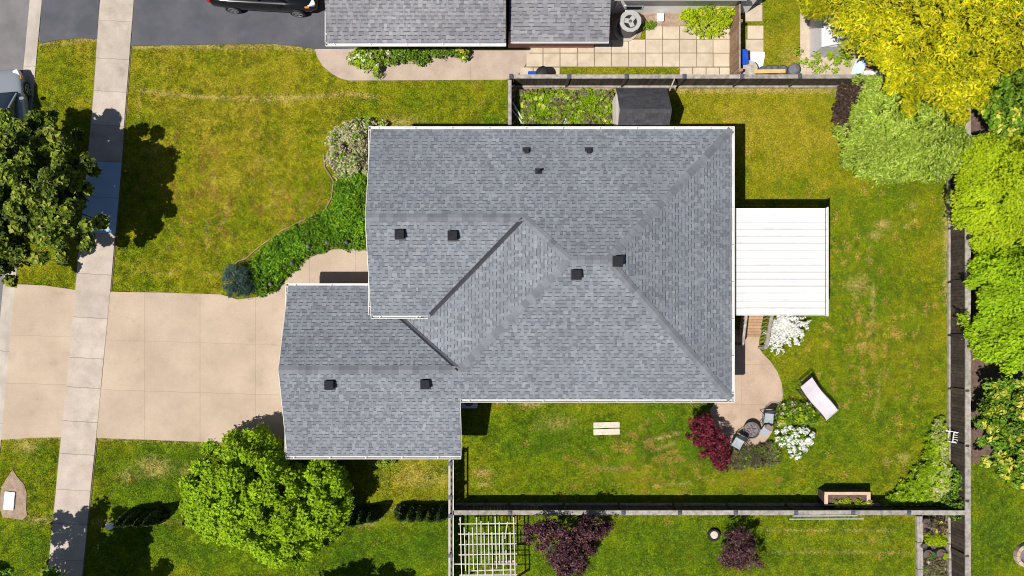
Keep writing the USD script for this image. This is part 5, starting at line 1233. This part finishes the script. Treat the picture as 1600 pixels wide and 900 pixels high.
for k, (x, y, lf_) in enumerate(((1450.5, 866, 'leaf_green'), (1470.5, 865, 'leaf_lime'))):
    bed('potted_plant', ('dull' if k == 0 else 'bright') + ' green plant growing in the ' + ('left' if k == 0 else 'right') + ' dark pot of the bottom right bed', 'plant', [(x + 4.5 * math.cos(a), y + 4.5 * math.sin(a)) for a in np.arange(0, 6.2, 0.7)], 0.15, 0.1, 0.09, 40, 0.07, 0.5, lf_, 70 + k, z0=0.28)
bed('young_sapling', 'light green sapling branches over the pale pad beside the pots', 'sapling', [(1240, 74), (1258, 78), (1285, 76), (1318, 66), (1338, 84), (1332, 100), (1305, 112), (1280, 104), (1262, 96), (1250, 84)], 1.3, 0.3, 0.22, 34, 0.12, 0.45, 'leaf_bright', 72, hvar=0.3)
bed('creeping_plant', 'pale green plants along the foot of the garage wall', 'plant', [(577, 716), (620, 716), (622, 726), (600, 727), (578, 724)], 0.25, 0.16, 0.14, 30, 0.12, 0.4, 'leaf_pale', 73)


def cedar(px, py, h, R, label, seed, group):
    r = np.random.default_rng(seed); c = G(px, py)
    t = thing('cedar', label, 'cedar', c, group)
    n = int(1500 * h * R / 0.5)
    z = h * r.random(n) ** 1.25 * 0.98 + 0.03; a = r.uniform(0, 2 * math.pi, n)
    rad = R * (1 - (z / h) ** 1.7) ** 0.8 * r.uniform(0.72, 1.05, n) * (0.85 + 0.3 * noise(np.stack([np.cos(a) * 2, np.sin(a) * 2, z * 3], 1), seed))
    p_ = np.stack([c[0] + rad * np.cos(a), c[1] + rad * np.sin(a), z], 1)
    nr_ = np.stack([np.cos(a), np.sin(a), np.full(n, 0.4)], 1) + 0.5 * r.normal(size=(n, 3))
    obj('foliage', leaves(p_, nr_, 0.13, 0.5, r, droop=np.tile([0, 0, 1.0], (n, 1))), 'leaf_cedar', t)
    obj('trunk', tube((c[0], c[1], 0), (c[0], c[1], h * 0.8), 0.04, 7, 0.015), 'bark', t)


ordn = ['first', 'second', 'third', 'fourth', 'fifth', 'sixth']
for k, x in enumerate((208, 223, 237, 252)):
    cedar(x, 806 - (k % 2) * 2, 1.55 + 0.1 * (k % 2), 0.33, f'{ordn[k]} dark cedar from the left in the row beside the tiny white box', 80 + k, 'cedars left of the bright tree')
cedar(306, 806, 1.3, 0.3, 'single dark cedar tucked against the left side of the bright garden tree', 85, None)
for k, (x, y) in enumerate(((556, 806), (571, 803), (586, 800))):
    cedar(x, y, 1.5, 0.33, f'{ordn[k]} dark cedar from the left between the bright tree and the lawn gap', 86 + k, 'cedars right of the bright tree')
for k, x in enumerate((630, 645, 660, 675, 690)):
    cedar(x, 799 + (k % 2), 1.25, 0.36, f'{ordn[k]} dark cedar from the left in the row ending at the white railed fence', 90 + k, 'cedars beside the railed fence')
tree('garden_tree', 'round dark tree just below the bottom edge casting a shadow on the lawn', 'tree', G(510, 985)[:2], [E(500, 975, 2.4, 62, 40, 0.9), E(560, 980, 2.2, 50, 36, 0.8)], 60, 0.35, 100, 0.17, 0.6, 'leaf_green', 98, 0.1)

# ------------------------------------------------------------ grass
holes = [walk_all, drive, apron, n_drive, n_apron, n_walk, patio, tile_all, n_pad, *soils.values(), sbox(-8.0, -4.9, -1.9, 1.2), sbox(-4.4, -2.5, 9.2, 7.5), sbox(10, 0.6, 13, 4.1)]
hole = unary_union(holes).buffer(-0.035)
gr = np.random.default_rng(99)
N = 95000
gxy = np.stack([gr.uniform(-22.3, 24.6, N), gr.uniform(-11.9, 15.2, N)], 1)
ok = ~shapely.contains_xy(hole, gxy[:, 0], gxy[:, 1]) & (((gxy - ca) @ cout) < -0.08)
gxy = gxy[ok]
ii = np.clip(((gxy[:, 1] - ys[0]) / 0.11).round().astype(int), 0, nyg - 1) * nxg + np.clip(((gxy[:, 0] - xs[0]) / 0.11).round().astype(int), 0, nxg - 1)
fx = np.array(GP(fleck)); fx = fx[~shapely.contains_xy(hole, fx[:, 0], fx[:, 1])]
dv = tone[ii, 0] + 1.0 * (fbm(np.column_stack([gxy * 0.9, np.zeros(len(gxy))]), 3, 21) - 0.5) + gr.normal(0, 0.22, len(gxy))
tint = np.where(gr.random(len(gxy)) < tone[ii, 1] * 0.6 + 0.003, 3, np.clip(np.digitize(dv, [0.42, 0.68]), 0, 2))
jw = []
for y_ in (62, 83.5, 105.2):
    for x_ in gr.uniform(900 if y_ < 80 else 822, 1140, 90): jw.append((x_ if gr.random() < 0.6 else min(cols, key=lambda c_: abs(c_ - x_)) + gr.normal(0, 0.5), y_ + gr.normal(0, 0.6)))
for x_ in cols[5:]:
    for y_ in gr.uniform(44 if x_ > 1005 else 66, 118, 9): jw.append((x_ + gr.normal(0, 0.6), y_))
jx = np.array(GP(jw)); jx = jx[fbm(np.column_stack([jx * 1.3, np.zeros(len(jx))]), 2, 4) > 0.52]
gxy = np.vstack([gxy, fx, jx])
tint = np.concatenate([tint, np.full(len(fx), 3), np.full(len(jx), 1)])
pi = UsdGeom.PointInstancer.Define(stage, '/World/grass')
tag(pi.GetPrim(), 'short mown olive green grass covering the lawns', 'grass', kind='stuff')
UsdGeom.Scope.Define(stage, '/World/grass/blades')
protos = []
for ti in range(4):
    for var in range(3):
        r = np.random.default_rng(200 + ti * 3 + var); nb = 15
        b0 = np.column_stack([r.normal(0, 0.055, (nb, 2)), np.full(nb, -0.01)]); lean = np.column_stack([r.normal(0, 0.035, (nb, 2)), r.uniform(0.025, 0.055, nb)])
        side = np.column_stack([r.normal(size=(nb, 2)), np.zeros(nb)]); side /= np.linalg.norm(side, axis=1, keepdims=True)
        v = np.stack([b0 - side * 0.008, b0 + side * 0.008, b0 + lean], 1).reshape(-1, 3)
        pth = f'/World/grass/blades/grass_tuft_{ti * 3 + var:03d}'
        gb = usdkit.mesh(stage, pth, (v, np.arange(nb * 3).reshape(-1, 3)), L[f'grass_tint_{ti}'])
        vary(gb, nb * 3, np.arange(nb * 3).reshape(-1, 3), 300 + ti * 3 + var)
        protos.append(pth)
pi.CreatePrototypesRel().SetTargets([Sdf.Path(p_) for p_ in protos])
pi.CreateProtoIndicesAttr(Vt.IntArray.FromNumpy((tint * 3 + gr.integers(0, 3, len(gxy))).astype(np.int32)))
pi.CreatePositionsAttr(Vt.Vec3fArray.FromNumpy(np.column_stack([gxy, np.zeros(len(gxy))]).astype(np.float32)))
yaw = gr.uniform(0, 2 * math.pi, len(gxy)) / 2
pi.CreateOrientationsAttr(Vt.QuathArray([Gf.Quath(float(math.cos(a)), 0, 0, float(math.sin(a))) for a in yaw]))
sc_ = np.where(np.arange(len(gxy)) < len(gxy) - len(fx) - len(jx), gr.uniform(0.7, 1.5, len(gxy)), np.where(np.arange(len(gxy)) < len(gxy) - len(jx), gr.uniform(0.8, 1.5, len(gxy)), gr.uniform(0.5, 1.0, len(gxy))))
pi.CreateScalesAttr(Vt.Vec3fArray.FromNumpy(np.column_stack([sc_, sc_, sc_]).astype(np.float32)))
